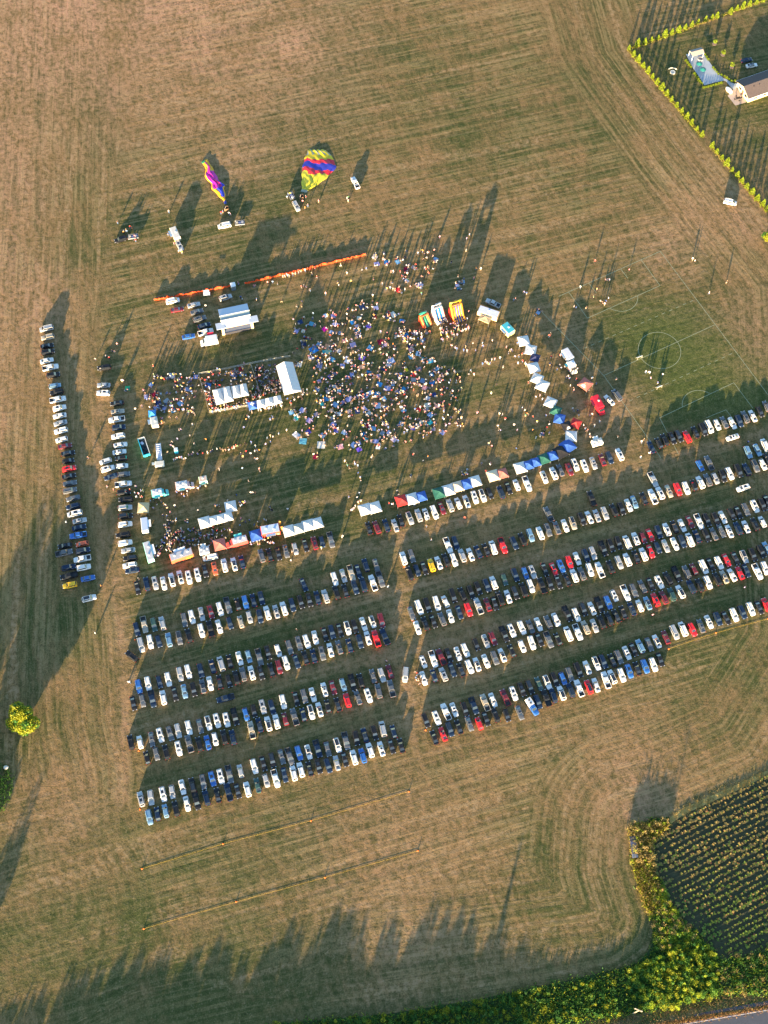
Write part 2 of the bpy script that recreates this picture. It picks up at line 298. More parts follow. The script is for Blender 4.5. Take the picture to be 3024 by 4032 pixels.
def car_parts(k, seed=0):
    Lc, Wc, Hc, zb, zh, zt, yr0, yr1, yf1, yf0, rf = DIM[k]; w = Wc / 2; hl = Lc / 2; out = {}
    mb = MB()
    ys = [-1, -.975, -.9, -.6, 0, .45, .72, .90, .975, 1.0]; wf = [.62, .84, .955, 1, 1, 1, .985, .90, .76, .50]
    rear = (zt - .3, zt - .07, zt) if k != 'p' else (.8, .82, .82)
    zz = [rear[0], rear[1], rear[2], zb if k != 'p' else .82, zb, zb, zh, zh - .1, zh - .22, zh - .42]
    rg = []
    for t, f, z in zip(ys, wf, zz):
        y = t * hl; q = w * f; b = .24 if abs(t) < .97 else .34
        rg.append([(-q * .95, y, b), (-q, y, .5), (-q * .985, y, z - .13), (-q * .86, y, z - .01), (-q * .4, y, z + .03), (q * .4, y, z + .03), (q * .86, y, z - .01), (q * .985, y, z - .13), (q, y, .5), (q * .95, y, b)])
    mb.rings([r[::-1] for r in rg])
    cw = w * .90; rw = w * rf; z0 = zb - .05
    lo = [(-cw, yr0, z0), (cw, yr0, z0), (cw, yf0, z0), (-cw, yf0, z0)]; s = .985
    up = [(-rw, yr1, Hc - .07), (rw, yr1, Hc - .07), (rw, yf1, Hc - .07), (-rw, yf1, Hc - .07)]
    up2 = [(-rw * .84, yr1 + .12, Hc), (rw * .84, yr1 + .12, Hc), (rw * .84, yf1 - .16, Hc), (-rw * .84, yf1 - .16, Hc)]
    mb.rings([lo, up, up2])
    for sx_ in (-1, 1): mb.box((sx_ * (w + .07), yf0 - .28, zb + .06), (.16, .13, .12))
    if k == 'p':
        for sx_ in (-1, 1): mb.box((sx_ * (w - .09), -1.93, 1.0), (.14, 1.84, .42))
        mb.box((0, -2.80, 1.0), (Wc - .06, .09, .40))
    if k in 'uv':
        for sx_ in (-1, 1): mb.box((sx_ * rw * .88, (yr1 + yf1) / 2, Hc + .04), (.05, (yf1 - yr1) * .8, .05))
    out['body'] = (mb, 'paint')
    def inset(a, b, c, d, name, f0=.10, f1=.90, g0=.06, g1=.94, off=.012):
        a, b, c, d = map(Vector, (a, b, c, d)); n = (b - a).cross(d - a).normalized() * off
        P = lambda s_, t_: (a * (1 - s_) + b * s_) * (1 - t_) + (d * (1 - s_) + c * s_) * t_ + n
        g = MB(); g.add([P(f0, g0), P(f1, g0), P(f1, g1), P(f0, g1)], [(0, 1, 2, 3)]); return g
    out['windshield'] = (inset(lo[2], lo[3], up[3], up[2], 'w', .06, .94, .1, 1.0), 'glass')
    out['rear_window'] = (inset(lo[0], lo[1], up[1], up[0], 'r', .08, .92, .12, .96), 'glass')
    out['side_window'] = (inset(lo[3], lo[0], up[0], up[3], 'l', .05, .95, .16, .92), 'glass')
    out['side_window.b'] = (inset(lo[1], lo[2], up[2], up[1], 'q', .05, .95, .16, .92), 'glass')
    for i, (a, b) in enumerate(((-1, 1), (1, 1), (-1, -1), (1, -1))):
        g = MB(); g.tube([(a * (w - .22), b * hl * .60, .34), (a * (w - .0), b * hl * .60, .34)], .34, 12, 0); g.tube([(a * (w - .02), b * hl * .60, .34), (a * (w + .015), b * hl * .60, .34)], .19, 8, 1)
        out['wheel.%d' % i] = (g, 'wheel')
    for i, a in enumerate((-1, 1)):
        g = MB(); g.box((a * w * .66, hl * .955, zh - .22), (.34, .22, .12)); out['headlight.%d' % i] = (g, 'lamp')
        g = MB(); g.box((a * w * .80, -hl * .985, (zt if k != 'p' else 1.0) - .12), (.24, .08, .16)); out['taillight.%d' % i] = (g, 'tail')
    if k == 'p':
        g = MB(); g.box((0, -1.92, .87), (Wc - .34, 1.78, .05)); out['truck_bed'] = (g, 'trim')
    g = MB(); g.box((0, (yr1 + yf1) / 2 + .18, Hc + .004), (rw * 1.15, (yf1 - yr1) * .40, .02)); out['sunroof'] = (g, 'glass')
    g = MB(); g.box((0, (yr1 + yf1) / 2, Hc + .006), (rw * 1.62, (yf1 - yr1) * .86, .02)); out['roof_glass'] = (g, 'glass')
    return out
ROLE = {'glass': [GLASS], 'wheel': [TYRE, RIM], 'lamp': [LAMP], 'tail': [TAIL], 'trim': [TRIM]}
CP = {k: car_parts(k) for k in DIM}; CM = {}
for k, d in CP.items():
    for pn, (mb, role) in d.items():
        CM[k, pn] = mb.mesh(pn.split('.')[0], ROLE.get(role, [paint('W')]), False)
KN = {'s': 'sedan', 'u': 'SUV', 'h': 'hatchback', 'v': 'van', 'p': 'pickup truck'}; ON = {'s': 'parked_sedan', 'u': 'parked_suv', 'h': 'parked_hatchback', 'v': 'parked_van', 'p': 'pickup_truck'}
CS = (.87, .93, .94)
def put_car(k, c, pos, rz, label, group=None, extra=None):
    r = empty(ON[k], (pos[0], pos[1], .008), rz); r.scale = CS; tag(r, label, {'p': 'pickup truck', 'v': 'van'}.get(k, 'car'), group)
    for pn, (mb, role) in CP[k].items():
        if pn in ('sunroof', 'roof_glass') and extra != pn: continue
        o = bpy.data.objects.new(pn.split('.')[0], CM[k, pn]); COL.objects.link(o); o.parent = r
        if role == 'paint': o.material_slots[0].link = 'OBJECT'; o.material_slots[0].material = paint(c)
    return r
# rows read from the photograph: name | facing bias | "tile: x y ColourType ..."
ROWS = [
('first line behind the food vendors, left block', 0, "T2: 188 445K 265 412N 333 405Su 403 408W 470 378W* 538 355W* 608 358Wu 680 337Wu 742 305K 820 287O 900 260Wu 978 250Ws* 1043 232N"),
('second line behind the food vendors, left block', 0, "T2: 1203 183G 1268 175K 1340 165K 1402 145G 1477 125S 1560 97K TA: 482 352Mu 555 338N 645 320Gp"),
('5th double row from bottom, left block, upper', -1, "T2: 183 783N 245 745Tp 323 745E 392 735S 572 707Gu 633 682Wu 712 658S 788 642Mu 862 617Wu 927 587Gp 1007 578K 1070 562Bu 1135 547N 1200 528N TA: 682 713W 770 680S 850 655Tp 920 635N 995 575N 1100 577G"),
('5th double row from bottom, left block, lower', 1, "T2: 218 910Sv 293 885Wu 362 880Nh 446 868C 530 853Gu 608 835K 711 793W 783 778Kp 855 760W 943 730N 1032 722T 1103 683S 1188 675Nu 1249 648W 1322 638S 1385 613Wu 1453 583Nu 1522 560Ku 1592 545K TA: 510 900N 592 888Su 700 850Ku 790 832K 888 800N 972 770Nv 1068 752Wp 1143 717Gp"),
('4th double row from bottom, left block, upper', -1, "T2: 200 1250B 275 1227W 368 1212Nh 440 1192Wu 537 1150Su 603 1128Wu 705 1120N 801 1087N 872 1065Sv 942 1045K 1022 1020W 1097 1005Ch 1184 1010Gp 1254 975Ku 1338 957Wh 1430 930G 1507 897G 1570 883W 1640 850W TA: 585 1270K 655 1245N 735 1228K 813 1207W 883 1190K 972 1165W 1063 1143W* 1152 1130Mv"),
('4th double row from bottom, left block, lower', 1, "T2: 155 1388K 230 1365G 310 1350Np 400 1340W 493 1310K 573 1290C 647 1275Ku 722 1248G 782 1225W 860 1213K 935 1205K 996 1178Ku 1052 1150Gu 1122 1138W 1197 1138K 1282 1115K 1345 1090Mu 1402 1057W 1488 1045N 1560 1015K 1628 1000N TA: 557 1460G 640 1425W 728 1398G 832 1380N 937 1340Nu 1017 1305W 1100 1310Rp 1187 1295Np"),
('3rd double row from bottom, left block, upper', -1, "T3: 135 670Ku 210 668Wh 305 645G 375 610W# 455 597G 520 575Su 607 550W 700 537G 768 512Wu 838 492W# 916 485W# 985 460Kp 1075 440Bh 1140 413Kh 1212 378Su 1287 380N 1378 338W 1485 315K 1550 293Gu 1620 280W TB: 580 548W# 667 528M 768 500C 862 478Kp 943 460Ku 1068 413G 1157 403Su 1237 368M"),
('3rd double row from bottom, left block, lower', 1, "T3: 265 795K 343 762G 423 750K 525 718Wu# 612 682Gp 693 685Ku 762 670B 823 642W 897 627K 967 628N 1120 570Tp 1185 527N 1257 517Wu 1325 500Wu 1395 478M 1472 462Gp 1543 442N 1607 422W TB: 530 748W* 612 715K 715 700K 810 655R 918 630G 1022 608W# 1125 565G 1252 540Gp"),
('2nd double row from bottom, left block, upper', -1, "T3: 218 1133Su# 298 1120S 398 1093Wu 472 1073S 556 1035W 638 1020K 725 992Gu 800 967B 868 947W 940 930Gp 1030 905S 1143 865W 1217 843K 1290 815K 1367 787G 1433 785Gp 1507 757B 1585 748W* TB: 512 1143Np 612 1147G 712 1107W 797 1065Gp 900 1037K 987 1008N 1083 983Ku 1167 945Sv 1275 972N"),
('nearest line of the whole left block', 1, "T3: 285 1280C 352 1253N 418 1230C 502 1212K 593 1170W 671 1147Kp 752 1122N 843 1102K 932 1075Np 1007 1067K 1087 1053W 1170 1022E 1240 982S 1318 965Wp 1390 935N 1465 922Wu 1523 893W 1595 885K TB: 520 1320K 617 1312N 705 1287S 785 1250K 878 1230W 965 1213B 1040 1157W 1152 1143W# 1255 1120K 1350 1112K"),
('line behind the craft tents, right block', 0, "TH: 262 842K 340 832M 438 812N 525 812S 583 765K 672 740S 762 712S 835 697W# 920 680Wv 995 638M 1078 612S 1160 590W 1243 570W 1325 530Wu# 1403 512W 1475 490K 1590 480Nu TI: 260 820K 343 788W 448 778Wp 620 710W 715 672Wu# 783 640G 872 632M 930 585W 1025 597W 1115 570S 1205 535M 1275 515N 1378 482Wu"),
('short pair above the yellow SUV line', 0, "TC: 100 378W 180 355G 547 248Wp 620 222N"),
('line with the yellow SUV, right block', 0, "TC: 160 530Kv 235 497N 308 477K 380 447Yu 452 422W# 525 395K 605 393W 690 350S 772 338W 850 312N 930 292K 1000 270Wv 1097 250Rp 1212 225N 1295 187K 1375 145C 1473 125Wu 1550 92G TD: 238 455G 320 432W 397 407Tu 487 365K 562 348W 640 333S 718 308S 810 278Ku 885 262K 958 227W 1015 195C 1110 160K 1200 140Wp 1275 105W 1362 85T 1452 65Ru 1535 55Wu TE: 735 1045K 817 1010Wu 908 980G 1003 960S 1095 930K 1180 900Wu 1290 865Kv 1393 850N 1500 805G 1597 787W 1650 720K"),
('cluster right of the marshalls near the pitch', 0, "TE: 1412 635C 1528 605C 1620 545Wv"),
('line along the bottom of the football pitch', 0, "TE: 203 570N 300 520K 370 480K 463 460K 545 435K 650 440R 755 385K 850 350Kv 925 315Wv 1025 290W 1115 262G 1215 270W 1300 245N 1375 195Gu 1470 180W 1560 130K 1640 60G"),
('3rd double row below the tents, right block, upper', -1, "TC: 180 930G 255 870Wv 337 848Kv 432 830Wv 520 812W 595 752Kv 690 738K 775 718K 847 678K 935 650N 1005 625Wu 1113 590E 1222 545N 1322 525B 1395 515Su 1518 490K TD: 205 870R 278 840B 362 800R 440 763W 527 732N 598 710Su 700 662Kp 778 632K 855 605K 943 600Wv 1028 565Wu 1103 555M 1175 528R 1258 495N 1340 472Wu 1420 445K 1495 430W 1575 395M TE: 797 1500Wp 895 1478K 1005 1465K 1095 1445W 1207 1405K 1290 1385K 1380 1350G 1493 1308W 1590 1290K 1648 1245K"),
('3rd double row below the tents, right block, lower', 1, "TC: 240 1075W 318 1035K 398 1010K 487 990G 570 958W 660 920N 752 892R 853 860Sp 945 842M 1017 832K 1070 780Kv 1150 762W 1220 725K 1305 695Kv 1378 655W TD: 87 1035Kp 165 1015K 252 1000K 338 975K 412 935W 487 915G 568 875W 668 878Wp 775 848K 860 802S 945 775Wu 1033 745K 1107 720W 1180 690R 1250 652N 1330 637S 1422 615W 1495 590N TF: 685 240Wv 775 195N 890 185Ku 985 165G 1080 130G 1178 130W 1285 95N 1385 75W 1495 45K 1590 15W"),
('2nd double row from bottom, right block, upper', -1, "TC: 297 1417W# 398 1390Wp 477 1370Mp 552 1352K 645 1337W# 720 1302W 830 1245K 925 1210S 997 1185M 1110 1140Kp 1187 1105Wu 1287 1075Wu 1375 1065G 1455 1040W 1553 1022G 1628 995W TG: 488 232W 595 170Kp 685 180W 757 125K 845 117W 917 80Kp TD: 750 1205B 813 1135W# 927 1110Wp 1007 1085G 1097 1045G 1180 1020K 1265 1000Wu 1352 962K 1440 920Kp 1540 900G 1612 870M TF: 855 575Wv 945 545K 1047 525W 1143 492R 1255 470K 1360 450S 1470 425K 1575 385K 1645 340C"),
('2nd double row from bottom, right block, lower', 1, "TC: 300 1583W 405 1555N 500 1545S 590 1500N 678 1500K 762 1467W 838 1443W* 927 1410W 1015 1378G 1092 1350W 1185 1308K TG: 143 495W 240 460Wu 317 430K 408 430Gp 502 425K 607 370Wv 702 355Wp 780 308T 870 290S 940 250K 1015 220K 1090 193K 1158 155K 1248 120N 1325 88W 1405 62C TD: 1227 1177R 1310 1155M 1392 1125E 1478 1097W* 1588 1045N TF: 810 805K 910 768Wu 1025 727K 1115 700T 1213 675W 1310 650R 1390 622N 1528 635Wp 1620 590W"),
('bottom double row, right block, upper', -1, "P1: 365 698K 455 678W# 530 628Wp 597 610W# 685 607K 758 578Np 850 553Tp 914 530W 1015 512Mp 1083 478W# 1150 447K 1215 425K 1290 400E 1357 385W 1418 362K 1485 355Bh 1540 322G 1610 285Kv TG: 797 710W 888 670W* 957 650N 1050 640K 1113 605G 1195 563W 1262 530K 1330 495C 1420 477G 1497 447W* 1587 405M TF: 493 1390Sv 600 1350Wv 715 1355R 825 1312G 923 1260W 1033 1222N 1137 1212K 1237 1172W 1340 1140N 1445 1100W 1550 1082K 1635 1045R"),
('nearest line of the whole right block', 1, "P1: 435 838K 507 808R 562 770N 635 752K 722 725G 803 722R 858 685K 935 655K 1027 655K 1133 635G 1280 545N 1350 515Kp 1407 495N 1475 475Wu 1550 450N 1618 435Wp TG: 812 905R 885 885W 985 835Wp 1048 803W* 1143 785W 1218 745B 1300 720K 1378 697B 1462 680Wu 1530 630K"),
('outer left column, upper half', 0, "L1: 380 400Sv 390 472T 383 542K 390 592K 382 662W 412 718Wp 433 780K 448 868C 463 920K 472 980Wp 485 1050W# 487 1112W 493 1172S 498 1235W 503 1307W 530 1360M 555 1418K 555 1482K 565 1545R"),
('outer left column, lower half', 0, "L2: 562 155K 570 212G 570 272G 597 335G 597 403N 610 460Wv# 650 518S 645 573N 638 638Bp 670 708O 677 763N 672 830Wp 683 900W 718 988B 727 1152W*"),
('far outer left column by the yellow SUV', 0, "L2: 530 722K 523 782Gp 560 900N 563 970Kp 570 1045Yu"),
('inner left column, upper half', 0, "L1: 955 1010K 960 1078T 953 1143Wp 968 1208N 965 1280W 983 1350W 975 1408W 990 1460K 995 1523W 1010 1590Gh"),
('inner left column, lower half', 0, "L2: 1008 220Wp 1010 287Ku 1027 345K 1022 412S 1025 480K 1022 548W 1005 635K 1022 700W 1047 760S 1065 825K 1060 883W 1080 925N"),
('pair between the two left columns', 0, "L1: 843 928W# 847 863S"), ('trio beside the inner left column', 0, "L1: 862 1483W 880 1545W# 905 1610N"),
]
CARS = []
for rn, face, txt in ROWS:
    tl = None; row = []; tk = txt.split(); i = 0
    while i < len(tk):
        if tk[i].endswith(':'): tl = TILES[tk[i][:-1]]; i += 1; continue
        x = float(tk[i]); q = tk[i + 1]; j = 0
        while q[j].isdigit(): j += 1
        y = float(q[:j]); code = q[j:]; i += 2
        ex = 'sunroof' if '#' in code else ('roof_glass' if '*' in code else None); code = code.strip('#*')
        k = code[1] if len(code) > 1 else rnd.choice('sssuuuh')
        if ex is None and k in 'su' and rnd.random() < .3: ex = 'sunroof' if rnd.random() < .7 else 'roof_glass'
        row.append([k, code[0], tl(x, y, .75), ex])
    P = np.array([(c[2].x, c[2].y) for c in row]); M = P - P.mean(0)
    if 'pair' in rn and 'yellow' in rn: ang = R(19)
    elif 'cluster' in rn: ang = R(20)
    else:
        u_, s_, vt = np.linalg.svd(M); d = vt[0]; ang = math.atan2(d[1], d[0])
        if ang > R(120): ang -= math.pi
        if ang < -R(60): ang += math.pi
    for n_, c in enumerate(row):
        f = -1 if (rnd.random() < (.5 - .33 * -face if face else .5)) else 1
        if face == -1: f = -1 if rnd.random() < .82 else 1
        if face == 1: f = 1 if rnd.random() < .62 else -1
        c += [ang + (0 if f > 0 else math.pi) + R(rnd.gauss(0, 1.6)), rn, n_ + 1, len(row)]
    # row ends and ordinals
    CARS += row
iso = lambda rn, *cs: [CARS.append([k, c, p, ex, a, rn, 0, 0]) for (k, c, p, ex, a) in cs]
def ang2(tl, a, b): return yaw(tl(*a), tl(*b)) - math.pi / 2
SPECIAL = [  # kind, colour, centre, angle, label
 ('s', 'N', T2(1547, 420, .75), ang2(T2, (1525, 370), (1570, 470)), 'dark blue car driving alone above the left block rows', None),
 ('u', 'K', T2(143, 1003, .75), ang2(T2, (190, 1040), (95, 965)), 'black SUV parked askew at the left end of the left block', None),
 ('p', 'N', T2(908, 1347, .75), ang2(T2, (970, 1332), (850, 1365)), 'dark blue pickup driving crosswise in an aisle of the left block', None),
 ('v', 'S', TB(1395, 398, .75), ang2(TB, (1403, 330), (1392, 470)), 'silver van standing alone in the gap between the two car blocks', None),
 ('s', 'W', TE(1218, 448, .75), ang2(TE, (1295, 425), (1140, 475)), 'white car driving crosswise below the football pitch', 'sunroof'),
 ('u', 'W', TE(1350, 1080, .75), ang2(TE, (1435, 1055), (1265, 1110)), 'white car with dark sunroof driving crosswise in the right aisle', 'sunroof'),
 ('h', 'B', TE(813, 800, .75), ang2(TE, (780, 740), (845, 860)), 'small bright blue hatchback alone above the yellow SUV line', None),
 ('p', 'G', TE(923, 770, .75), ang2(TE, (960, 860), (880, 690)), 'grey pickup beside the small bright blue hatchback', None),
 ('p', 'S', TE(225, 975, .75), ang2(TE, (180, 890), (270, 1060)), 'silver pickup standing alone in the aisle below the pitch', None),
 ('p', 'G', TD(153, 320, .75), ang2(TD, (185, 380), (125, 260)), 'dark grey pickup alone above the middle of the yellow SUV line', None),
 ('p', 'K', TD(585, 160, .75), ang2(TD, (615, 240), (550, 80)), 'large black pickup truck alone in the aisle below the craft tents', None),
 ('u', 'K', L1(850, 720, .75), ang2(L1, (900, 715), (800, 730)), 'black SUV with people around it above the left columns', None),
 ('s', 'S', V(130, 207, .75), ang2(V, (85, 215), (172, 195)), 'silver car, topmost of the row behind the stage', None),
 ('s', 'G', V(155, 262, .75), ang2(V, (105, 275), (200, 248)), 'grey car, second of the row behind the stage', None),
 ('u', 'G', V(178, 322, .75), ang2(V, (125, 338), (230, 305)), 'dark grey SUV, third of the row behind the stage', 'sunroof'),
 ('s', 'N', V(215, 375, .75), ang2(V, (165, 390), (268, 360)), 'dark blue car parked beside the left wing of the stage', None),
 ('p', 'W', V(228, 430, .75), ang2(V, (165, 447), (290, 412)), 'white pickup between the stage and a box truck', None),
 ('s', 'B', V(88, 465, .75), ang2(V, (35, 475), (142, 455)), 'bright blue car alone left of the box truck', None),
 ('u', 'S', V(390, 147, .75), ang2(V, (330, 165), (450, 128)), 'silver SUV with open tailgate behind the stage roof', 'sunroof'),
 ('s', 'M', U(617, 1490, .75), ang2(U, (560, 1500), (675, 1480)), 'maroon car just below the white van at the orange fence', None),
 ('v', 'W', U(580, 1417, .9), ang2(U, (515, 1435), (650, 1405)), 'white van parked against the orange mesh fence', None),
 ('u', 'K', U(155, 918, .75), ang2(U, (205, 910), (95, 945)), 'black SUV at the far left of the balloon field', None),
 ('u', 'S', U(635, 968, .75), ang2(U, (605, 915), (665, 1020)), 'silver SUV towing the cream box trailer', 'sunroof'),
 ('v', 'W', U(1003, 800, 1.0), ang2(U, (1070, 790), (935, 815)), 'white van with red stripe beside the narrow purple balloon', None),
 ('u', 'S', Q(138, 645, .75), ang2(Q, (110, 590), (170, 705)), 'silver SUV beside the yellow and blue balloon', None),
 ('p', 'W', Q(620, 455, .75), ang2(Q, (655, 520), (590, 395)), 'white pickup alone right of the yellow balloon', None),
 ('v', 'W', at(2875, 795, .8), R(-12) - math.pi / 2, 'white van alone on the grass near the conifer hedge', None),
 ('s', 'N', HH(1465, 540, .75), ang2(HH, (1420, 550), (1510, 530)), 'dark blue car behind the house at top right', None),
 ('s', 'W', HH(1512, 588, .75), ang2(HH, (1460, 597), (1565, 580)), 'white car behind the house at top right', 'roof_glass'),
 ('p', 'S', K4(500, 195, .75), ang2(K4, (560, 225), (435, 165)), 'silver pickup behind the cream food stand', None),
 ('s', 'W', K4(1450, 985, .75), ang2(K4, (1495, 1035), (1405, 940)), 'white car between the red truck and a grey van', 'sunroof'),
 ('v', 'G', K4(1513, 945, .75), ang2(K4, (1550, 995), (1475, 895)), 'grey van at the right of the red truck', None),
 ('v', 'W', S2(838, 878, .9), ang2(S2, (925, 865), (755, 900)), 'white van below the small white trailer in the food court', None),
 ('u', 'W', P1(345, 352, .75) if False else at(10, 10), 0, None, None),
 ('s', 'W', at(1572, 2010) if False else at(10, 10), 0, None, None),
]
for k, c, p, a, lb, ex in SPECIAL:
    if lb: put_car(k, c, p, a, lb, None, ex)
r = put_car('p', 'B', P1(1237, 590, .75), ang2(P1, (1265, 640), (1200, 540)) + math.pi, 'bright blue pickup with a large white camper cap in the nearest right line'); g = MB(); g.box((0, -1.75, 1.45), (2.05, 2.7, 1.15), 0, 0, .93); g.build('camper_cap', pmat('cap_white', (.62, .62, .62), .5, var=.05), r)
g = MB(); [g.box((0, y, 2.05), (.5, .5, .08)) for y in (-1.2, -2.2)]; g.build('roof_vent', TRIM, r)
small = [c for c in CARS if c[0] in 'suh']
small.sort(key=lambda c: -(((c[2].y - 0) ** 2 + c[2].x ** 2 + H * H) ** .5) * -1)   # nearest the camera first
ids = {id(c) for c in small[:275]}
CROWDCARS = []
TYPEN = {'s': 'sedan', 'u': 'SUV', 'h': 'hatchback', 'v': 'van', 'p': 'pickup'}
for c in CARS:
    k, col, p, ex, a, rn, n_, N_ = c
    if k in 'suh' and id(c) not in ids: CROWDCARS.append(c); continue
    lb = '%s %s, %s car in the %s' % (PAINT[col][0], TYPEN[k], nth(n_), rn)
    if 'column' in rn or 'columns' in rn: lb = '%s %s, %s from the top of the %s' % (PAINT[col][0], TYPEN[k], nth(n_), rn)
    put_car(k, col, p, a, lb, 'cars parked in rows on the field', ex)
# the farther cars of the rows, past three hundred: one mass
allmats = [paint(c) for c in PAINT] + [GLASS, TYRE, RIM, LAMP, TAIL, TRIM]; pidx = {c: i for i, c in enumerate(PAINT)}; nb = len(PAINT)
rbase = {'glass': nb, 'wheel': nb + 1, 'lamp': nb + 3, 'tail': nb + 4, 'trim': nb + 5}
mbm = MB()
for k, col, p, ex, a, rn, n_, N_ in CROWDCARS:
    ca, sa = math.cos(a), math.sin(a)
    for pn, (mb, role) in CP[k].items():
        if pn in ('sunroof', 'roof_glass') and ex != pn: continue
        b0 = len(mbm.v); mbm.v += [(p.x + x * CS[0] * ca - y * CS[1] * sa, p.y + x * CS[0] * sa + y * CS[1] * ca, z * CS[2] + .008) for x, y, z in mb.v]
        mbm.f += [tuple(b0 + i for i in f) for f in mb.f]; mbm.m += [pidx[col] if role == 'paint' else rbase[role] + mi for mi in mb.m]
o = mbm.build('parked_cars', allmats); tag(o, 'hundreds of farther parked cars of all colours in long grass rows', 'cars', None, 'stuff')
print('CARS', len(CARS), 'individual', len(CARS) - len(CROWDCARS), 'stuff', len(CROWDCARS))

# ---------------------------------------------------------------- canopies
FAB = {'W': ('white', (.66, .66, .655)), 'C': ('cream', (.66, .58, .42)), 'T': ('tan', (.55, .43, .25)), 'B': ('blue', (.03, .11, .42)), 'N': ('dark blue', (.012, .02, .09)), 'K': ('black', (.012, .012, .016)),
       'R': ('red', (.50, .03, .03)), 'E': ('dark green', (.015, .11, .085)), 'Q': ('teal', (.02, .36, .42)), 'G': ('grey', (.36, .40, .40)), 'S': ('salmon', (.48, .15, .12)), 'L': ('azure', (.03, .25, .62)), 'P': ('pale blue', (.3, .48, .72)), 'Y': ('tan and blue', (.62, .50, .38))}
def fab(c): return pmat('canopy_' + FAB[c][0].replace(' ', '_'), FAB[c][1], .8, transl=.12, var=.10, vscale=1.0)
POLE = pmat('tent_pole', (.45, .45, .46), .4, .6); WHITE = pmat('white_panel', (.78, .78, .77), .5, coat=.2, var=.04, vscale=.8)
def bbox_frame(pts):  # four ground corners in order -> centre, axes
    P = [Vector((p[0], p[1])) for p in pts]; c = sum(P, Vector((0, 0))) / 4
    ex = ((P[1] - P[0]) + (P[2] - P[3])) / 2; ey = ((P[3] - P[0]) + (P[2] - P[1])) / 2
    return c, math.atan2(ex.y, ex.x), ex.length, ey.length
def canopy(c, rz, wx, wy, col, label, cat='canopy tent', group='pop-up canopies at the festival', eave=2.15, peak=3.15, logo=None, nm='canopy_tent'):
    r = empty(nm, (c[0], c[1], 0), rz); tag(r, label, cat, group)
    mb = MB(); hx, hy = wx / 2, wy / 2; N = 6; vs = []; fs = []
    # pyramid with slightly sagging slopes
    rings_ = []
    for i in range(N + 1):
        t = i / N; s = 1 - t; z = eave + (peak - eave) * (t ** 1.25); ring = []
        for a, b, c2, d in ((-1, -1, 1, -1), (1, -1, 1, 1), (1, 1, -1, 1), (-1, 1, -1, -1)):
            for q in (0, .5):
                x = (a + (c2 - a) * q) * hx * s; y = (b + (d - b) * q) * hy * s; ring.append((x, y, z - (.07 * math.sin(math.pi * min(1, s)) if q else 0)))
        rings_.append(ring)
    low = [(x, y, eave - .28) for x, y, z in rings_[0]]
    mb.rings([low] + rings_, cap=False)
    mb.build('roof', fab(col), r)
    if logo:
        g = MB(); g.add([(-.42 * wx * .5, -.42 * wy, eave + .22), (.42 * wx * .5, -.42 * wy, eave + .22), (.2 * wx * .5, -.22 * wy, eave + .62), (-.2 * wx * .5, -.22 * wy, eave + .62)], [(0, 1, 2, 3)]); g.build('printed_panel', WHITE, r)
    for a in (-1, 1):
        for b in (-1, 1):
            g = MB(); g.tube([(a * (hx - .06), b * (hy - .06), 0), (a * (hx - .06), b * (hy - .06), eave)], .045, 6); g.build('leg', POLE, r)
    return r
def tent_at(tl, x, y, col, label, sz=3.1, rz=None, sy_=None, **kw):
    c = tl(x, y, 2.6); return canopy(c, R(19) if rz is None else rz, sz, sy_ or sz, col, label, **kw)
d24 = R(19)
tent_at(S2, 162, 372, 'T', 'tan square canopy beside the inner left column of cars', 3.5, R(2))
tent_at(S2, 1040, 360, 'W', 'single white canopy above the row of four white canopies', 3.6, R(14))
tent_at(S2, 780, 520, 'W', 'large leftmost canopy of the white food court row of four', 3.7, d24)
tent_at(S2, 866, 500, 'W', 'second canopy from left in the white food court row', 3.0, d24)
tent_at(S2, 938, 483, 'W', 'third canopy from left in the white food court row', 3.0, d24)
tent_at(S2, 1010, 463, 'W', 'rightmost canopy of the white food court row of four', 3.1, d24)
tent_at(S2, 1294, 650, 'B', 'blue canopy at the left side of the red food trailer', 3.6, d24)
tent_at(TA, 222, 222, 'W', 'white canopy just right of the orange feather flags', 3.6, d24)
tent_at(TA, 315, 200, 'G', 'grey canopy between white canopies near the orange flags', 3.4, d24)
tent_at(TA, 418, 165, 'W', 'left canopy of the white pair right of the grey canopy', 3.6, d24)
tent_at(TA, 505, 145, 'W', 'right canopy of the white pair right of the grey canopy', 3.5, d24)
tent_at(TH4, 222, 645, 'W', 'left canopy of the lone white pair at the field exit', 3.7, d24)
tent_at(TH4, 322, 625, 'W', 'right canopy of the lone white pair at the field exit', 3.7, d24)
tent_at(TH4, 590, 555, 'R', 'bright red canopy at the left end of a craft row', 3.6, d24)
tent_at(TH4, 697, 537, 'W', 'white canopy between the red and the blue craft canopies', 3.7, d24)
tent_at(TH4, 790, 515, 'B', 'blue canopy two places right of the bright red canopy', 3.2, d24)
tent_at(TH4, 968, 478, 'E', 'dark green canopy at the left end of a five canopy row', 3.7, d24)
tent_at(TH4, 1062, 450, 'W', 'white canopy next to the dark green canopy', 3.7, d24)
tent_at(TH4, 1155, 415, 'Y', 'beige canopy in the middle of the five canopy row', 3.5, d24)
tent_at(TH4, 1245, 390, 'B', 'blue canopy right of the beige canopy', 3.4, d24)
tent_at(TH4, 1330, 362, 'W', 'white canopy at the right end of the five canopy row', 3.6, d24)
tent_at(TH4, 1513, 305, 'C', 'cream canopy joined to a salmon canopy', 3.7, d24)
tent_at(TH4, 1605, 283, 'S', 'salmon canopy joined to a cream canopy', 3.3, d24)
tent_at(TI, 383, 608, 'W', 'white canopy at the lower left end of the curved row', 3.7, d24)
tent_at(TI, 462, 582, 'B', 'first blue canopy from the left in the curved row', 3.0, d24)
tent_at(TI, 537, 553, 'B', 'second blue canopy from the left in the curved row', 3.0, d24)
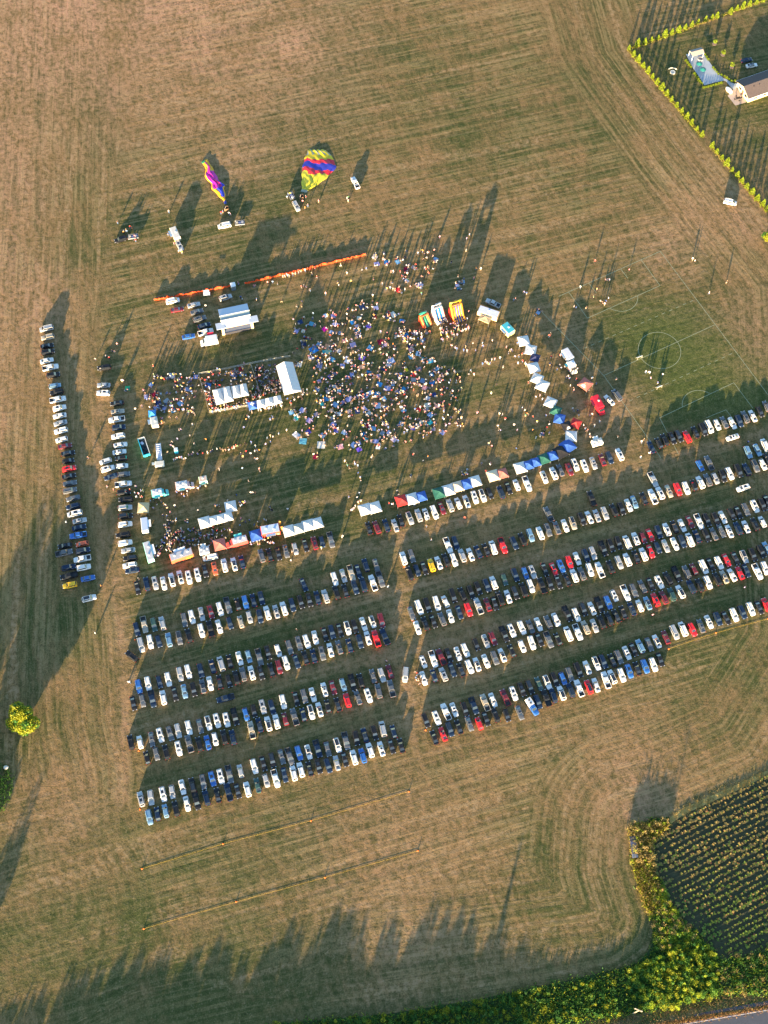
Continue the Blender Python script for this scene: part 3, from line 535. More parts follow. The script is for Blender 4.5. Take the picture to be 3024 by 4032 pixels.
tent_at(TI, 618, 518, 'E', 'green canopy between two blue ones in the curved row', 3.5, R(24))
tent_at(TI, 710, 487, 'B', 'blue canopy with people behind it beside the black canopy', 3.1, d24)
tent_at(TI, 790, 448, 'K', 'black canopy at the bend of the curved row', 4.2, R(32))
tent_at(TI, 858, 390, 'B', 'largest blue canopy at the bend of the curved row', 4.3, R(38))
tent_at(TI, 893, 290, 'W', 'white canopy at the right edge of the bend', 3.7, R(-3))
tent_at(TI, 850, 190, 'K', 'black canopy with white printed panels above the bend', 3.2, R(24), logo=1)
tent_at(TI, 940, 163, 'R', 'red canopy right of the black printed canopy', 3.2, R(-25))
tent_at(TI, 775, 115, 'B', 'blue canopy below the green canopy on the right side', 3.5, R(-12))
tent_at(TI, 740, 33, 'E', 'green canopy on the right side between white and blue', 3.3, R(-22))
tent_at(K4, 972, 998, 'W', 'white canopy directly above the right side green canopy', 3.6, R(-24))
tent_at(K4, 905, 858, 'W', 'lower canopy of the white double on the right side', 3.9, R(-24))
tent_at(K4, 862, 803, 'W', 'upper canopy of the white double on the right side', 3.6, R(-24))
tent_at(K4, 835, 713, 'W', 'white canopy below the dark canopy on the right side', 3.7, R(16))
tent_at(K4, 845, 633, 'N', 'very dark blue canopy between white ones on the right side', 3.0, R(-18))
tent_at(K4, 810, 568, 'W', 'white canopy above the dark canopy on the right side', 3.7, R(-10))
tent_at(K4, 752, 495, 'W', 'uppermost white canopy of the right side row', 3.7, R(12))
tent_at(K4, 1257, 848, 'S', 'salmon red patterned canopy above the red box truck', 3.8, R(-38), logo=1)
tent_at(W5, 250, 700, 'L', 'small bright teal canopy touching the white trailer', 2.4, R(10))
tent_at(S2, 930, 742, 'S', 'red patterned canopy beside the red food truck in the food court', 3.7, R(16))
g = MB()
# beer garden tents
def ridge_tent(tl, A, B, C, D, n, label, eave=2.4, rise=1.3, spl=None, group=None):
    """bays side by side along A->B, each with its own peak and white slopes"""
    c, rz, wx, wy = bbox_frame([tl(*A, eave), tl(*B, eave), tl(*C, eave), tl(*D, eave)])
    r = empty('marquee', (c.x, c.y, 0), rz); tag(r, label, 'marquee', group)
    bw = wx / n
    for i in range(n):
        x0 = -wx / 2 + i * bw; mb = MB(); xm = x0 + bw / 2; e = .02
        base = [(x0 + e, -wy / 2, eave), (x0 + bw - e, -wy / 2, eave), (x0 + bw - e, wy / 2, eave), (x0 + e, wy / 2, eave)]
        rd = [(xm, -wy * .28, eave + rise), (xm, wy * .28, eave + rise)]
        low = [(x, y, eave - .35) for x, y, z in base]
        mb.add(base + rd + low, [(0, 1, 4), (1, 2, 5, 4), (2, 3, 5), (3, 0, 4, 5), (6, 7, 1, 0), (7, 8, 2, 1), (8, 9, 3, 2), (9, 6, 0, 3)])
        mb.build('roof_bay', fab('B' if spl == i else 'W'), r)
        if spl == i:
            q = MB(); nrm_ = 1
            q.box((xm, 0, eave + rise + .02), (bw * .5, .5, .03)); q.box((xm, 0, eave + rise + .03), (.5, wy * .5, .03)); q.build('printed_cross', WHITE, r)
        for yy in (-1, 1):
            g = MB(); g.tube([(x0 + .08, yy * (wy / 2 - .08), 0), (x0 + .08, yy * (wy / 2 - .08), eave)], .06, 6); g.build('leg', POLE, r)
    for yy in (-1, 1):
        g = MB(); g.tube([(wx / 2 - .08, yy * (wy / 2 - .08), 0), (wx / 2 - .08, yy * (wy / 2 - .08), eave)], .06, 6); g.build('leg', POLE, r)
    return r
ridge_tent(V, (320, 1022), (458, 985), (420, 872), (275, 905), 2, 'larger left half of the white marquee in the fenced garden')
ridge_tent(V, (458, 968), (585, 940), (555, 850), (425, 876), 2, 'smaller right half of the white marquee in the fenced garden')
ridge_tent(V, (585, 1065), (858, 1003), (835, 945), (565, 1008), 4, 'long narrow white marquee with one blue bay and white cross', spl=0, rise=1.0)
# big frame tent with a straight ridge
def frame_tent():
    A, B, C, D = V(873, 945, 2.6), V(1013, 905, 2.6), V(935, 680, 2.6), V(798, 705, 2.6)
    c, rz, wx, wy = bbox_frame([A, B, C, D]); r = empty('frame_tent', (c.x, c.y, 0), rz); tag(r, 'big white frame tent with a straight ridge beside the crowd', 'marquee')
    hx, hy = wx / 2, wy / 2; e, p = 2.6, 4.3
    for s in (-1, 1):
        mb = MB(); n = 8
        for i in range(n):
            y0 = -hy + wy * i / n; y1 = y0 + wy / n; mb.add([(s * hx, y0, e), (s * hx, y1, e), (0, y1, p), (0, y0, p), (s * hx, (y0 + y1) / 2, e - .04), (0, (y0 + y1) / 2, p - .04)], [(0, 4, 5, 3), (4, 1, 2, 5)] if s > 0 else [(3, 5, 4, 0), (5, 2, 1, 4)])
            mb.add([(s * hx, y0, e), (s * hx, y1, e), (s * hx, y1, e - .35), (s * hx, y0, e - .35)], [(0, 1, 2, 3)])
        mb.build('roof_slope', fab('W'), r)
    g = MB()
    g.add([(-hx, -hy, e - .3), (hx, -hy, e - .3), (hx, -hy, e), (0, -hy, p), (-hx, -hy, e)], [(0, 1, 2, 3, 4)]); g.add([(-hx, hy, e - .3), (hx, hy, e - .3), (hx, hy, e), (0, hy, p), (-hx, hy, e)], [(4, 3, 2, 1, 0)]); g.build('gable_panel', fab('W'), r)
    for i in range(5):
        for s in (-1, 1):
            g = MB(); y = -hy + wy * i / 4; y = max(-hy + .1, min(hy - .1, y)); g.tube([(s * (hx - .1), y, 0), (s * (hx - .1), y, e)], .07, 6); g.build('leg', POLE, r)
frame_tent()
# garden fence: steel mesh panels on posts
FEN = pmat('fence_mesh', (.42, .40, .34), .7)
def fence(pts, label, h=1.1, step=2.4, mat=FEN, nm='garden_fence', cat='fence', wavy=0, th=.05):
    r = empty(nm, (pts[0][0], pts[0][1], 0)); tag(r, label, cat); o0 = Vector((pts[0][0], pts[0][1], 0))
    pm = MB(); posts = []
    for a, b in zip(pts[:-1], pts[1:]):
        a = Vector((a[0], a[1], 0)); b = Vector((b[0], b[1], 0)); L = (b - a).length; n = max(1, round(L / step)); d = (b - a) / n; ang = math.atan2(d.y, d.x)
        for i in range(n):
            p = a + d * i; c = p + d * .5 - o0; posts.append(p - o0)
            for zz in ((.15, .5, .85, h) if not wavy else ()): pm.box((c.x, c.y, zz), (d.length, th, .05), ang)
            if not wavy:
                for q in range(6): pp = p + d * (q / 6) - o0; pm.box((pp.x, pp.y, h / 2), (.04, .04, h), ang)
        posts.append(b - o0)
    pm.build('mesh_panel', mat, r)
    for p in posts[:100]:
        g = MB(); g.tube([(p.x, p.y, 0), (p.x, p.y, h + .15)], .05, 6); g.build('post', POLE, r)
    return r
fence([V(170, 777), V(385, 737), V(595, 692)], 'upper steel fence along the left half of the beer garden')
fence([V(595, 692), V(918, 633)], 'upper steel fence along the right half of the beer garden')
fence([V(170, 777), V(215, 930), V(258, 1092)], 'left side fence of the beer garden')
fence([V(595, 692), V(640, 830), V(683, 960)], 'dividing fence across the middle of the beer garden')
fence([V(258, 1092), V(420, 1065), V(565, 1038)], 'lower fence of the beer garden below the larger marquee')
# orange mesh barrier
ORG = pmat('orange_mesh', (.85, .10, .02), .7, transl=.3, var=.15, vscale=.7)
def mesh_barrier(a, b, label, n):
    r = empty('mesh_barrier', (a[0], a[1], 0)); tag(r, label, 'barrier', 'orange mesh barriers beyond the crowd'); mb = MB(); d = (b - a) / n; nr = Vector((-d.y, d.x, 0)).normalized(); vs = []
    rr_ = random.Random(3); P = []
    for i in range(n * 3 + 1):
        p = d * (i / 3); ho = .95 + .25 * math.sin(i * .9) * rr_.random(); lean = rr_.uniform(-.35, .25); w0 = nr * (.10 * math.sin(i * 1.7)); P.append((p + w0, p + w0 + nr * lean + Vector((0, 0, ho))))
    for i, (q, t_) in enumerate(P): vs += [(q.x, q.y, .02), ((q.x + t_.x) / 2, (q.y + t_.y) / 2, t_.z * .55), (t_.x, t_.y, t_.z), (t_.x + nr.x * .28, t_.y + nr.y * .28, t_.z * .7)]
    mb.add(vs, [(4 * i + k, 4 * i + 4 + k, 4 * i + 5 + k, 4 * i + 1 + k) for i in range(len(P) - 1) for k in range(3)]); mb.build('mesh', ORG, r)
    for i in range(0, n + 1, 2):
        g = MB(); p = d * i; g.tube([(p.x, p.y, 0), (p.x, p.y, 1.35)], .04, 6); g.build('post', POLE, r)
mesh_barrier(U(430, 1418), U(750, 1362), 'left stretch of orange mesh barrier behind the white van', 8)
mesh_barrier(U(750, 1362), U(1062, 1302), 'orange mesh barrier between the stage and the balloon field', 8)
mesh_barrier(U(1168, 1285), Q(150, 1180), 'orange mesh barrier with spectators lined along it', 12)
mesh_barrier(Q(150, 1180), Q(705, 1047), 'right stretch of orange mesh barrier ending at the picnic crowd', 14)

# ---------------------------------------------------------------- trucks, trailers, vans with hatches
def solid(name, col, rough=.45, coat=.3, var=.08): return pmat(name, col, rough, 0, coat, var, .9)
def vendor(tl, pts, Hh, col, label, cat, nm, cab=None, roofc=(.52, .54, .58), hatch=1, vents=3, awn=None, stripe=None, z0=.55, group=None, tongue=0, counter=True):
    """pts: rear-left, rear-right(=far end), ... four roof corners; long axis pts0->pts1; serving hatch on side -y or +y"""
    c, rz, L, W_ = bbox_frame([tl(*p, Hh) for p in pts]); r = empty(nm, (c.x, c.y, 0), rz); tag(r, label, cat, group)
    bm = solid('side_' + nm + '_%d_%d_%d' % tuple(int(255 * x) for x in col), col); mb = MB(); bl = L - (1.9 if cab else 0); x0 = -L / 2 + (1.9 if cab == -1 else 0); xc = x0 + bl / 2
    b = .06; rg = []
    for z, f in ((z0, 0), (z0 + .3, 0), (Hh - .1, 0), (Hh, .1)):
        rg.append([(x0 + f, -W_ / 2 + f, z), (x0 + bl - f, -W_ / 2 + f, z), (x0 + bl - f, W_ / 2 - f, z), (x0 + f, W_ / 2 - f, z)])
    mb.rings(rg); mb.build('box_body', bm, r)
    g = MB(); g.box((xc, 0, Hh + .03), (bl - .3, W_ - .3, .05)); ro = g.build('roof', solid('roof_%d_%d_%d' % tuple(int(99 * x) for x in roofc), roofc, .5, .1, .15), r)
    for i in range(vents):
        g = MB(); g.box((x0 + bl * (i + .7) / (vents + .4), W_ * .12 * (-1) ** i, Hh + .16), (.6, .55, .22), 0, 0, .85); g.build('roof_vent', solid('vent_grey', (.5, .52, .54)), ro)
    sd = hatch
    g = MB(); g.box((xc - .1, sd * (W_ / 2 + .01), Hh * .62), (bl * .5, .04, .95)); g.build('service_window', pmat('dark_opening', (.03, .028, .025), .5), r)
    g = MB(); hh = .95; yb = sd * W_ / 2; g.add([(xc - .1 - bl * .26, yb, Hh - .18), (xc - .1 + bl * .26, yb, Hh - .18), (xc - .1 + bl * .26, yb + sd * hh, Hh + .02), (xc - .1 - bl * .26, yb + sd * hh, Hh + .02)] + [(xc - .1 - bl * .26, yb, Hh - .22), (xc - .1 + bl * .26, yb, Hh - .22), (xc - .1 + bl * .26, yb + sd * hh, Hh - .02), (xc - .1 - bl * .26, yb + sd * hh, Hh - .02)], [(0, 1, 2, 3), (7, 6, 5, 4), (0, 4, 5, 1), (1, 5, 6, 2), (2, 6, 7, 3), (3, 7, 4, 0)]); g.build('awning', solid('awn_%s' % nm + str(awn), awn or col), r)
    if counter: g = MB(); g.box((xc - .1, sd * (W_ / 2 + .2), 1.15), (bl * .5, .35, .06)); g.build('counter', pmat('steel', (.5, .5, .5), .3, .8), r)
    if stripe:
        for s2 in (-1, 1):
            g = MB(); g.box((xc + bl * .30, s2 * (W_ / 2 + .012), Hh * .45), (bl * .3, .03, Hh * .32)); g.build('painted_panel', solid('stripe_%d_%d_%d' % tuple(int(99 * x) for x in stripe), stripe), r)
    if cab:
        s = cab; xb = L / 2 - 1.9 if s > 0 else -L / 2 + 1.9; g = MB(); w2 = W_ / 2 * .93
        rg = [[(xb + s * dx, -w2 * f, .4), (xb + s * dx, w2 * f, .4), (xb + s * dx, w2 * f * .97, h * .7), (xb + s * dx, w2 * f * .85, h), (xb + s * dx, -w2 * f * .85, h), (xb + s * dx, -w2 * f * .97, h * .7)] for dx, h, f in ((0, 2.1, 1), (.55, 2.1, 1), (1.0, 1.35, .98), (1.75, 1.15, .9), (1.9, .9, .8))]
        if s > 0: rg = [q[::-1] for q in rg]
        g.rings(rg); g.build('cab', bm, r)
        g = MB(); a_ = [(xb + s * .58, -w2 * .8, 2.09), (xb + s * .58, w2 * .8, 2.09), (xb + s * 1.02, w2 * .86, 1.38), (xb + s * 1.02, -w2 * .86, 1.38)]; g.add([(x, y, z + .03) for x, y, z in a_], [(0, 1, 2, 3) if s < 0 else (3, 2, 1, 0)]); g.build('windshield', GLASS, r)
    for xx in ((-L / 2 + 1.0, L / 2 - 1.0) if cab else (-.5, .5)):
        for yy in (-1, 1):
            g = MB(); g.tube([(xx, yy * (W_ / 2 - .26), .4), (xx, yy * (W_ / 2 - .0), .4)], .4, 12, 0); g.build('wheel', TYRE, r)
    if tongue:
        g = MB(); s = tongue; g.tube([(s * L / 2, -.4, .5), (s * (L / 2 + 1.2), 0, .5)], .06, 6); g.tube([(s * L / 2, .4, .5), (s * (L / 2 + 1.2), 0, .5)], .06, 6); g.build('hitch', TRIM, r)
    return r
Qd = lambda x, y, l, wd, deg: None
def quad(tl, p0, p1, wpx, z=2.5):
    """two roof end mid-points and a width in metres -> corner list given as world points"""
    a = tl(*p0, z); b = tl(*p1, z); d = (b - a).normalized(); n = Vector((-d.y, d.x, 0)) * wpx / 2
    return [a - n, b - n, b + n, a + n]
idt = lambda x, y, z=0, *_: Vector((x, y, z))
def V2(tl, p0, p1, wd, Hh, *a, **k):
    q = quad(tl, p0, p1, wd, Hh); return vendor(lambda x, y, z: Vector((x, y, z)), [(v.x, v.y) for v in q], Hh, *a, **k)
GP = 'food vendors of the festival'
V2(S2, (245, 232), (412, 197), 2.3, 2.7, (.10, .50, .50), 'teal food truck with orange lettered side and white roof', 'food truck', 'food_truck', cab=1, hatch=-1, stripe=(.75, .35, .10), group=GP)
V2(S2, (487, 155), (668, 122), 2.4, 2.8, (.62, .42, .42), 'pink and silver step van with roof hatches', 'food truck', 'food_truck', cab=1, hatch=-1, stripe=(.6, .12, .15), roofc=(.5, .53, .56), vents=4, group=GP)
V2(S2, (722, 98), (802, 82), 2.1, 2.5, (.45, .68, .50), 'small mint green food trailer with open side flap', 'food trailer', 'food_trailer', hatch=-1, roofc=(.55, .42, .36), vents=1, group=GP, tongue=1, awn=(.25, .55, .42))
V2(S2, (168, 478), (182, 612), 2.1, 2.5, (.68, .72, .76), 'pale blue topped trailer with flaps open on both sides', 'food trailer', 'food_trailer', hatch=1, roofc=(.42, .50, .68), vents=0, group=GP, tongue=-1)
V2(S2, (190, 722), (240, 905), 2.1, 2.6, (.30, .66, .60), 'long mint trailer with white roof and green lettering', 'food trailer', 'food_trailer', hatch=1, roofc=(.50, .50, .52), vents=2, group=GP, stripe=(.55, .62, .05))
V2(S2, (432, 885), (655, 812), 2.5, 2.8, (.62, .12, .06), 'long red and orange food trailer with a shiny white roof', 'food trailer', 'food_trailer', hatch=1, roofc=(.44, .44, .47), vents=3, group=GP, stripe=(.7, .30, .04))
V2(S2, (725, 812), (825, 795), 2.3, 2.3, (.72, .70, .66), 'small white trailer with dark roof hatches', 'trailer', 'cargo_trailer', hatch=1, roofc=(.40, .42, .46), vents=3, group=GP)
V2(S2, (995, 740), (1205, 680), 2.3, 2.7, (.60, .08, .07), 'red food truck with silver roof beside the printed red canopy', 'food truck', 'food_truck', cab=-1, hatch=1, roofc=(.58, .56, .58), vents=3, group=GP)
V2(S2, (1345, 610), (1530, 575), 3.0, 2.9, (.70, .08, .05), 'bright red food trailer with a pale blue roof', 'food trailer', 'food_trailer', hatch=-1, roofc=(.45, .55, .72), vents=2, group=GP, stripe=(.75, .45, .25))
V2(K4, (1085, 565), (1140, 645), 2.4, 2.6, (.70, .70, .70), 'white box trailer in the group beside the pitch', 'trailer', 'cargo_trailer', hatch=-1, roofc=(.60, .60, .64), vents=0, group=GP)
V2(K4, (1130, 665), (1175, 745), 2.6, 2.5, (.66, .60, .52), 'white food truck with a queue, touching the box trailer', 'food truck', 'food_truck', cab=1, hatch=-1, roofc=(.60, .68, .76), vents=1, group=GP)
V2(K4, (1330, 945), (1405, 1080), 2.4, 2.7, (.62, .012, .03), 'bright red box truck near the football pitch', 'truck', 'box_truck', cab=1, hatch=-1, roofc=(.60, .012, .03), vents=1, counter=False, group=GP)
V2(TI, (1105, 365), (1205, 335), 2.0, 2.3, (.72, .68, .58), 'cream trailer with roof vents near the marshalls at the gap', 'trailer', 'cargo_trailer', hatch=1, roofc=(.52, .50, .44), vents=4, counter=False)
V2(U, (578, 815), (620, 905), 2.2, 2.5, (.70, .62, .46), 'cream box trailer hitched to a silver SUV', 'trailer', 'cargo_trailer', hatch=-1, roofc=(.60, .56, .50), vents=1, tongue=1, counter=False)
V2(V, (180, 495), (322, 470), 2.5, 2.9, (.52, .60, .64), 'white box truck beside the stage', 'truck', 'box_truck', cab=-1, hatch=1, roofc=(.62, .66, .70), vents=0, counter=False)
V2(W5, (265, 742), (282, 830), 2.2, 2.3, (.66, .62, .52), 'small cream trailer with a pointed tongue', 'trailer', 'cargo_trailer', hatch=-1, roofc=(.5, .52, .5), vents=1, tongue=1)
V2(W5, (325, 1185), (328, 1235), 2.9, 1.6, (.75, .72, .60), 'white ticket booth at the end of the inflatable lane', 'booth', 'ticket_booth', hatch=-1, roofc=(.58, .56, .48), vents=0, counter=False)
V2(K4, (385, 235), (545, 290), 2.8, 2.7, (.66, .50, .30), 'cream and tan food stand with a wide flap', 'food stand', 'food_stand', hatch=-1, roofc=(.60, .62, .76), vents=1, awn=(.70, .46, .26), group=GP)
V2(K4, (590, 360), (655, 430), 2.9, 2.7, (.62, .60, .30), 'yellow sided food trailer with a teal roof', 'food trailer', 'food_trailer', hatch=-1, roofc=(.06, .42, .50), vents=1, group=GP)
tent_at(K4, 443, 305, 'T', 'flat tan awning tent in front of the cream food stand', 3.9, R(-25), eave=2.5, peak=2.75)
# utility trailer behind the white van, low
def flat_trailer(tl, p0, p1, wd, label, col=(.18, .2, .23)):
    a = tl(*p0, .5); b = tl(*p1, .5); c = (a + b) / 2; L = (b - a).length; r = empty('utility_trailer', (c.x, c.y, 0), yaw(a, b)); tag(r, label, 'trailer')
    m = solid('trailer_steel', col); g = MB(); g.box((0, 0, .55), (L, wd, .1)); g.build('bed', m, r)
    for y in (-1, 1): g = MB(); g.box((0, y * wd / 2, .85), (L, .06, .5)); g.build('side_board', m, r); g = MB(); g.tube([(0, y * (wd / 2 + .12), .34), (0, y * (wd / 2 + .32), .34)], .34, 12); g.build('wheel', TYRE, r)
    for i in range(3): g = MB(); g.box((L * (-.3 + .28 * i), .12 * (-1) ** i, .85), (.8, .7, .5), .3 * i); g.build('cargo', solid('cargo_%d' % i, [(.5, .45, .35), (.12, .15, .3), (.4, .4, .42)][i]), r)
flat_trailer(U, (1090, 790), (1168, 783), 1.7, 'small grey trailer behind the white van on the balloon field')
flat_trailer(U, (215, 905), (300, 893), 1.7, 'dark open trailer behind the black SUV at far left')
flat_trailer(Q, (85, 535), (110, 590), 1.7, 'loaded trailer behind the silver SUV at the yellow balloon')

# ---------------------------------------------------------------- stage
def stage():
    Hs = 5.2; A, B, C, D = V(372, 398, 4.6), V(612, 350, 4.6), V(560, 190, Hs), V(320, 242, Hs)
    c, rz, wx, wy = bbox_frame([A, B, C, D]); r = empty('stage', (c.x, c.y, 0), rz); tag(r, 'mobile concert stage with a white canopy roof and side wings', 'stage')
    hx, hy = wx / 2, wy / 2; tin = solid('stage_roof', (.46, .52, .60), .35, .4, .04); ivory = solid('stage_frame', (.76, .74, .66)); dark = pmat('stage_dark', (.03, .032, .045), .7)
    for y0, y1, z0, z1, nm in ((-hy, -hy * .28, 4.55, 4.85, 'roof_panel'), (-hy * .24, hy * .2, 4.85, 5.0, 'roof_panel'), (hy * .24, hy, 5.0, 4.7, 'roof_panel')):
        g = MB(); g.add([(-hx, y0, z0), (hx, y0, z0), (hx, y1, z1), (-hx, y1, z1)] + [(-hx, y0, z0 - .12), (hx, y0, z0 - .12), (hx, y1, z1 - .12), (-hx, y1, z1 - .12)], [(0, 1, 2, 3), (7, 6, 5, 4), (0, 4, 5, 1), (1, 5, 6, 2), (2, 6, 7, 3), (3, 7, 4, 0)])
        g.build(nm, solid('stage_roof_mid', (.28, .36, .36)) if y0 == -hy * .24 else tin, r)
    for y in (-hy * .26, hy * .22): g = MB(); g.box((0, y, 4.98), (wx + .3, .28, .2)); g.build('roof_beam', ivory, r)
    for s, l in ((-1, 2.9), (1, 3.1)):
        g = MB(); g.box((s * (hx + l / 2 - .9), -hy * .72, 4.62), (l, 2.5, .16)); g.build('side_wing', tin, r)
        g = MB(); g.box((s * (hx - .05), -hy + .35, 2.2), (.9, .35, 4.2), 0, 0, .8); g.build('speaker_scrim', solid('scrim_cream', (.72, .60, .36)), r)
        for yy in (-hy + .7, hy - .3): g = MB(); g.tube([(s * (hx - .25), yy, 0), (s * (hx - .25), yy, 4.6)], .12, 8); g.build('tower', POLE, r)
    g = MB(); g.box((0, 0, .6), (wx - .5, wy - .6, 1.1)); d = g.build('deck', solid('deck_grey', (.30, .32, .38)), r)
    g = MB(); g.box((0, -hy + .25, .62), (wx - .6, .12, 1.15)); g.build('skirt', dark, r)
    g = MB(); g.box((0, hy - .5, 2.9), (wx - .8, .12, 3.4)); g.build('backdrop', dark, r)
    g = MB(); [g.tube([(x, -hy + .2, 4.25), (x, -hy + .2, 3.95)], [.12, .16], 8) for x in np.linspace(-hx + 1, hx - 1, 12)]; g.build('stage_lights', TRIM, r, False)
    g = MB(); g.box((0, -hy + .02, 4.38), (wx - .2, .1, .32)); g.build('valance', solid('valance_tan', (.70, .50, .38)), r)
    for i, (x, y, sz) in enumerate(((-2.6, -.4, 1.0), (0, .6, 1.3), (2.4, -.2, .9))):
        g = MB(); g.box((x, y, 1.6), (sz, sz * .8, .9), .2 * i); g.build('amplifier', dark, r)
stage()

# ---------------------------------------------------------------- inflatable slides
def inflatable(tl, base, top, wd, cols, label, h=5.0, lanes=2, kind=0, flank=(.6, .6, .6)):
    a = tl(*base, .3); b = tl(*top, h if kind < 2 else h); d = (b - a); L = Vector((d.x, d.y)).length; r = empty('inflatable_slide', (a.x, a.y, 0), math.atan2(d.y, d.x)); tag(r, label, 'inflatable slide', 'inflatable slides by the crowd')
    cw, cl, cf = cols; hw = wd / 2; mw = solid('infl_%d_%d_%d' % tuple(int(99 * x) for x in cw), cw, .45, .2); ml = solid('infl_%d_%d_%d' % tuple(int(99 * x) for x in cl), cl, .35, .3); mf = solid('infl_%d_%d_%d' % tuple(int(99 * x) for x in cf), cf, .45, .2)
    prof = [(0, .35), (L * .2, .5), (L * .36, .9), (L * .78, h * .74), (L * .86, h * .76), (L, h * .72)]
    for s in (-1, 1):  # fat side tubes
        g = MB(); g.tube([(x, s * hw, z + .35) for x, z in prof], [.33, .38, .42, .45, .45, .4], 10); g.build('side_wall', mw, r, True)
    mfl = solid('infl_%d_%d_%d' % tuple(int(99 * x) for x in flank), flank, .45, .2)
    for s in (-1, 1):
        g = MB(); y0 = s * (hw + .25); g.add([(x, y0, z + .25) for x, z in prof] + [(x, y0 + s * .25, 0) for x, z in prof], [(k, k + 1, k + 7, k + 6) if s < 0 else (k + 6, k + 7, k + 1, k) for k in range(5)]); g.add([(x, y0 - s * .3, z + .25) for x, z in prof] + [(x, y0, z + .25) for x, z in prof], [(k, k + 1, k + 7, k + 6) for k in range(5)]); g.build('flank_panel', mfl, r)
    g = MB()
    for (x0, z0), (x1, z1) in zip(prof[:-1], prof[1:]): g.add([(x0, -hw, z0), (x1, -hw, z1), (x1, hw, z1), (x0, hw, z0)] + [(x0, -hw, 0), (x1, -hw, 0), (x1, hw, 0), (x0, hw, 0)], [(3, 2, 1, 0), (0, 1, 5, 4), (2, 3, 7, 6)])
    g.add([(L, -hw, 0), (L, hw, 0), (L, hw, prof[-1][1]), (L, -hw, prof[-1][1])], [(0, 1, 2, 3)]); g.build('slide_bed', ml, r)
    for i in range(1, lanes + 1 if kind else lanes):
        y = -hw + wd * i / (lanes + (1 if kind else 0)); g = MB(); g.tube([(x, y, z + .12) for x, z in prof[:4]], .24, 8); g.build('lane_divider', mf, r, True)
    g = MB(); g.tube([(L * .98, -hw, prof[-1][1]), (L * .98, -hw, h), (L * .98, 0, h + .25), (L * .98, hw, h), (L * .98, hw, prof[-1][1])], .4, 10); g.build('top_arch', mf, r, True)
    g = MB(); g.tube([(L * .80, -hw, prof[-1][1]), (L * .80, -hw, h * .95), (L * .80, hw, h * .95), (L * .80, hw, prof[-1][1])], .3, 10); g.build('front_arch', mw, r, True)
inflatable(I6, (705, 560), (640, 290), 3.6, ((.82, .30, .02), (.05, .06, .42), (.80, .50, .02)), 'tall yellow and red slide with three striped lanes', 5.8, 3, 1, (.72, .03, .02))
inflatable(I6, (475, 570), (390, 330), 2.9, ((.70, .66, .56), (.01, .16, .52), (.62, .62, .64)), 'white and blue water slide inflatable', 4.8, 2, 0, (.62, .60, .55))
inflatable(I6, (290, 620), (215, 440), 2.5, ((.85, .16, .03), (.02, .20, .12), (.03, .32, .22)), 'orange and green inflatable, smallest of the three slides', 3.4, 2, 0, (.80, .08, .03))

# ---------------------------------------------------------------- small field things
def open_pool():
    c, rz, wx, wy = bbox_frame([W5(108, 965, 1.2), W5(165, 1135, 1.2), W5(230, 1115, 1.2), W5(175, 950, 1.2)]); r = empty('game_trailer', (c.x, c.y, 0), rz); tag(r, 'open topped bright blue box full of dark gear, left of the inflatable lane', 'game trailer')
    m = solid('pool_blue', (.03, .45, .62)); iv = solid('pool_rim', (.68, .66, .60)); hx, hy = wx / 2, wy / 2
    for i, (x, y, dx, dy) in enumerate(((0, -hy, wx, .12), (0, hy, wx, .12), (-hx, 0, .12, wy), (hx, 0, .12, wy))): g = MB(); g.box((x, y, .75), (dx, dy, 1.3)); g.build('side_wall', m if i != 2 else iv, r); g = MB(); g.box((x, y, 1.44), (dx + .1, dy + .1, .08)); g.build('rim', m if i in (0, 3) else iv, r)
    g = MB(); g.box((0, 0, .3), (wx - .2, wy - .2, .2)); g.build('floor', pmat('pool_floor', (.03, .035, .05), .6), r)
    g = MB(); g.box((-hx * .45, -.2, .8), (.9, .8, .7), .4); g.build('crate', solid('crate_blue', (.45, .5, .62)), r)
    for i in range(4): g = MB(); g.box((hx * (-.1 + .25 * i), .3 * (-1) ** i, .65), (.5, .5, .5), i); g.build('seat', TRIM, r)
open_pool()
def lane():
    a, b = W5(312, 1010, .8), W5(328, 1175, .8); d = b - a; L = d.length; r = empty('inflatable_lane', (a.x, a.y, 0), yaw(a, b)); tag(r, 'long narrow white inflatable lane with cross ribs', 'inflatable')
    m = solid('lane_white', (.66, .68, .74)); g = MB(); g.box((L / 2, 0, .35), (L, 1.2, .5)); g.build('base', m, r)
    for i in range(8): g = MB(); g.tube([(L * (i + .5) / 8, -.55, .7), (L * (i + .5) / 8, .55, .7)], .18, 8); g.build('rib', m, r, True)
    for s in (-1, 1): g = MB(); g.tube([(0, s * .65, .65), (L, s * .65, .65)], .22, 8); g.build('side_tube', m, r, True)
lane()
def goal(tl, x, y, label):
    p = tl(x, y, .7); r = empty('small_goal', (p.x, p.y, 0), R(28)); tag(r, label, 'goal'); m = solid('goal_white', (.78, .76, .74))
    for s in (-1, 1): g = MB(); g.tube([(s * .95, 0, 0), (s * .95, 0, 1.2), (s * .95, .8, .05)], .05, 6); g.build('side_frame', m, r)
    g = MB(); g.tube([(-.95, 0, 1.2), (.95, 0, 1.2)], .06, 6); g.build('crossbar', m, r)
    g = MB(); g.add([(-.95, .03, 1.18), (.95, .03, 1.18), (.95, .8, .06), (-.95, .8, .06)], [(0, 1, 2, 3)]); g.build('net', m, r)
goal(T, 643, 1022, 'small white goal at the left edge of the centre circle'); goal(T, 800, 1258, 'small white goal on the lower dashed line of the pitch')
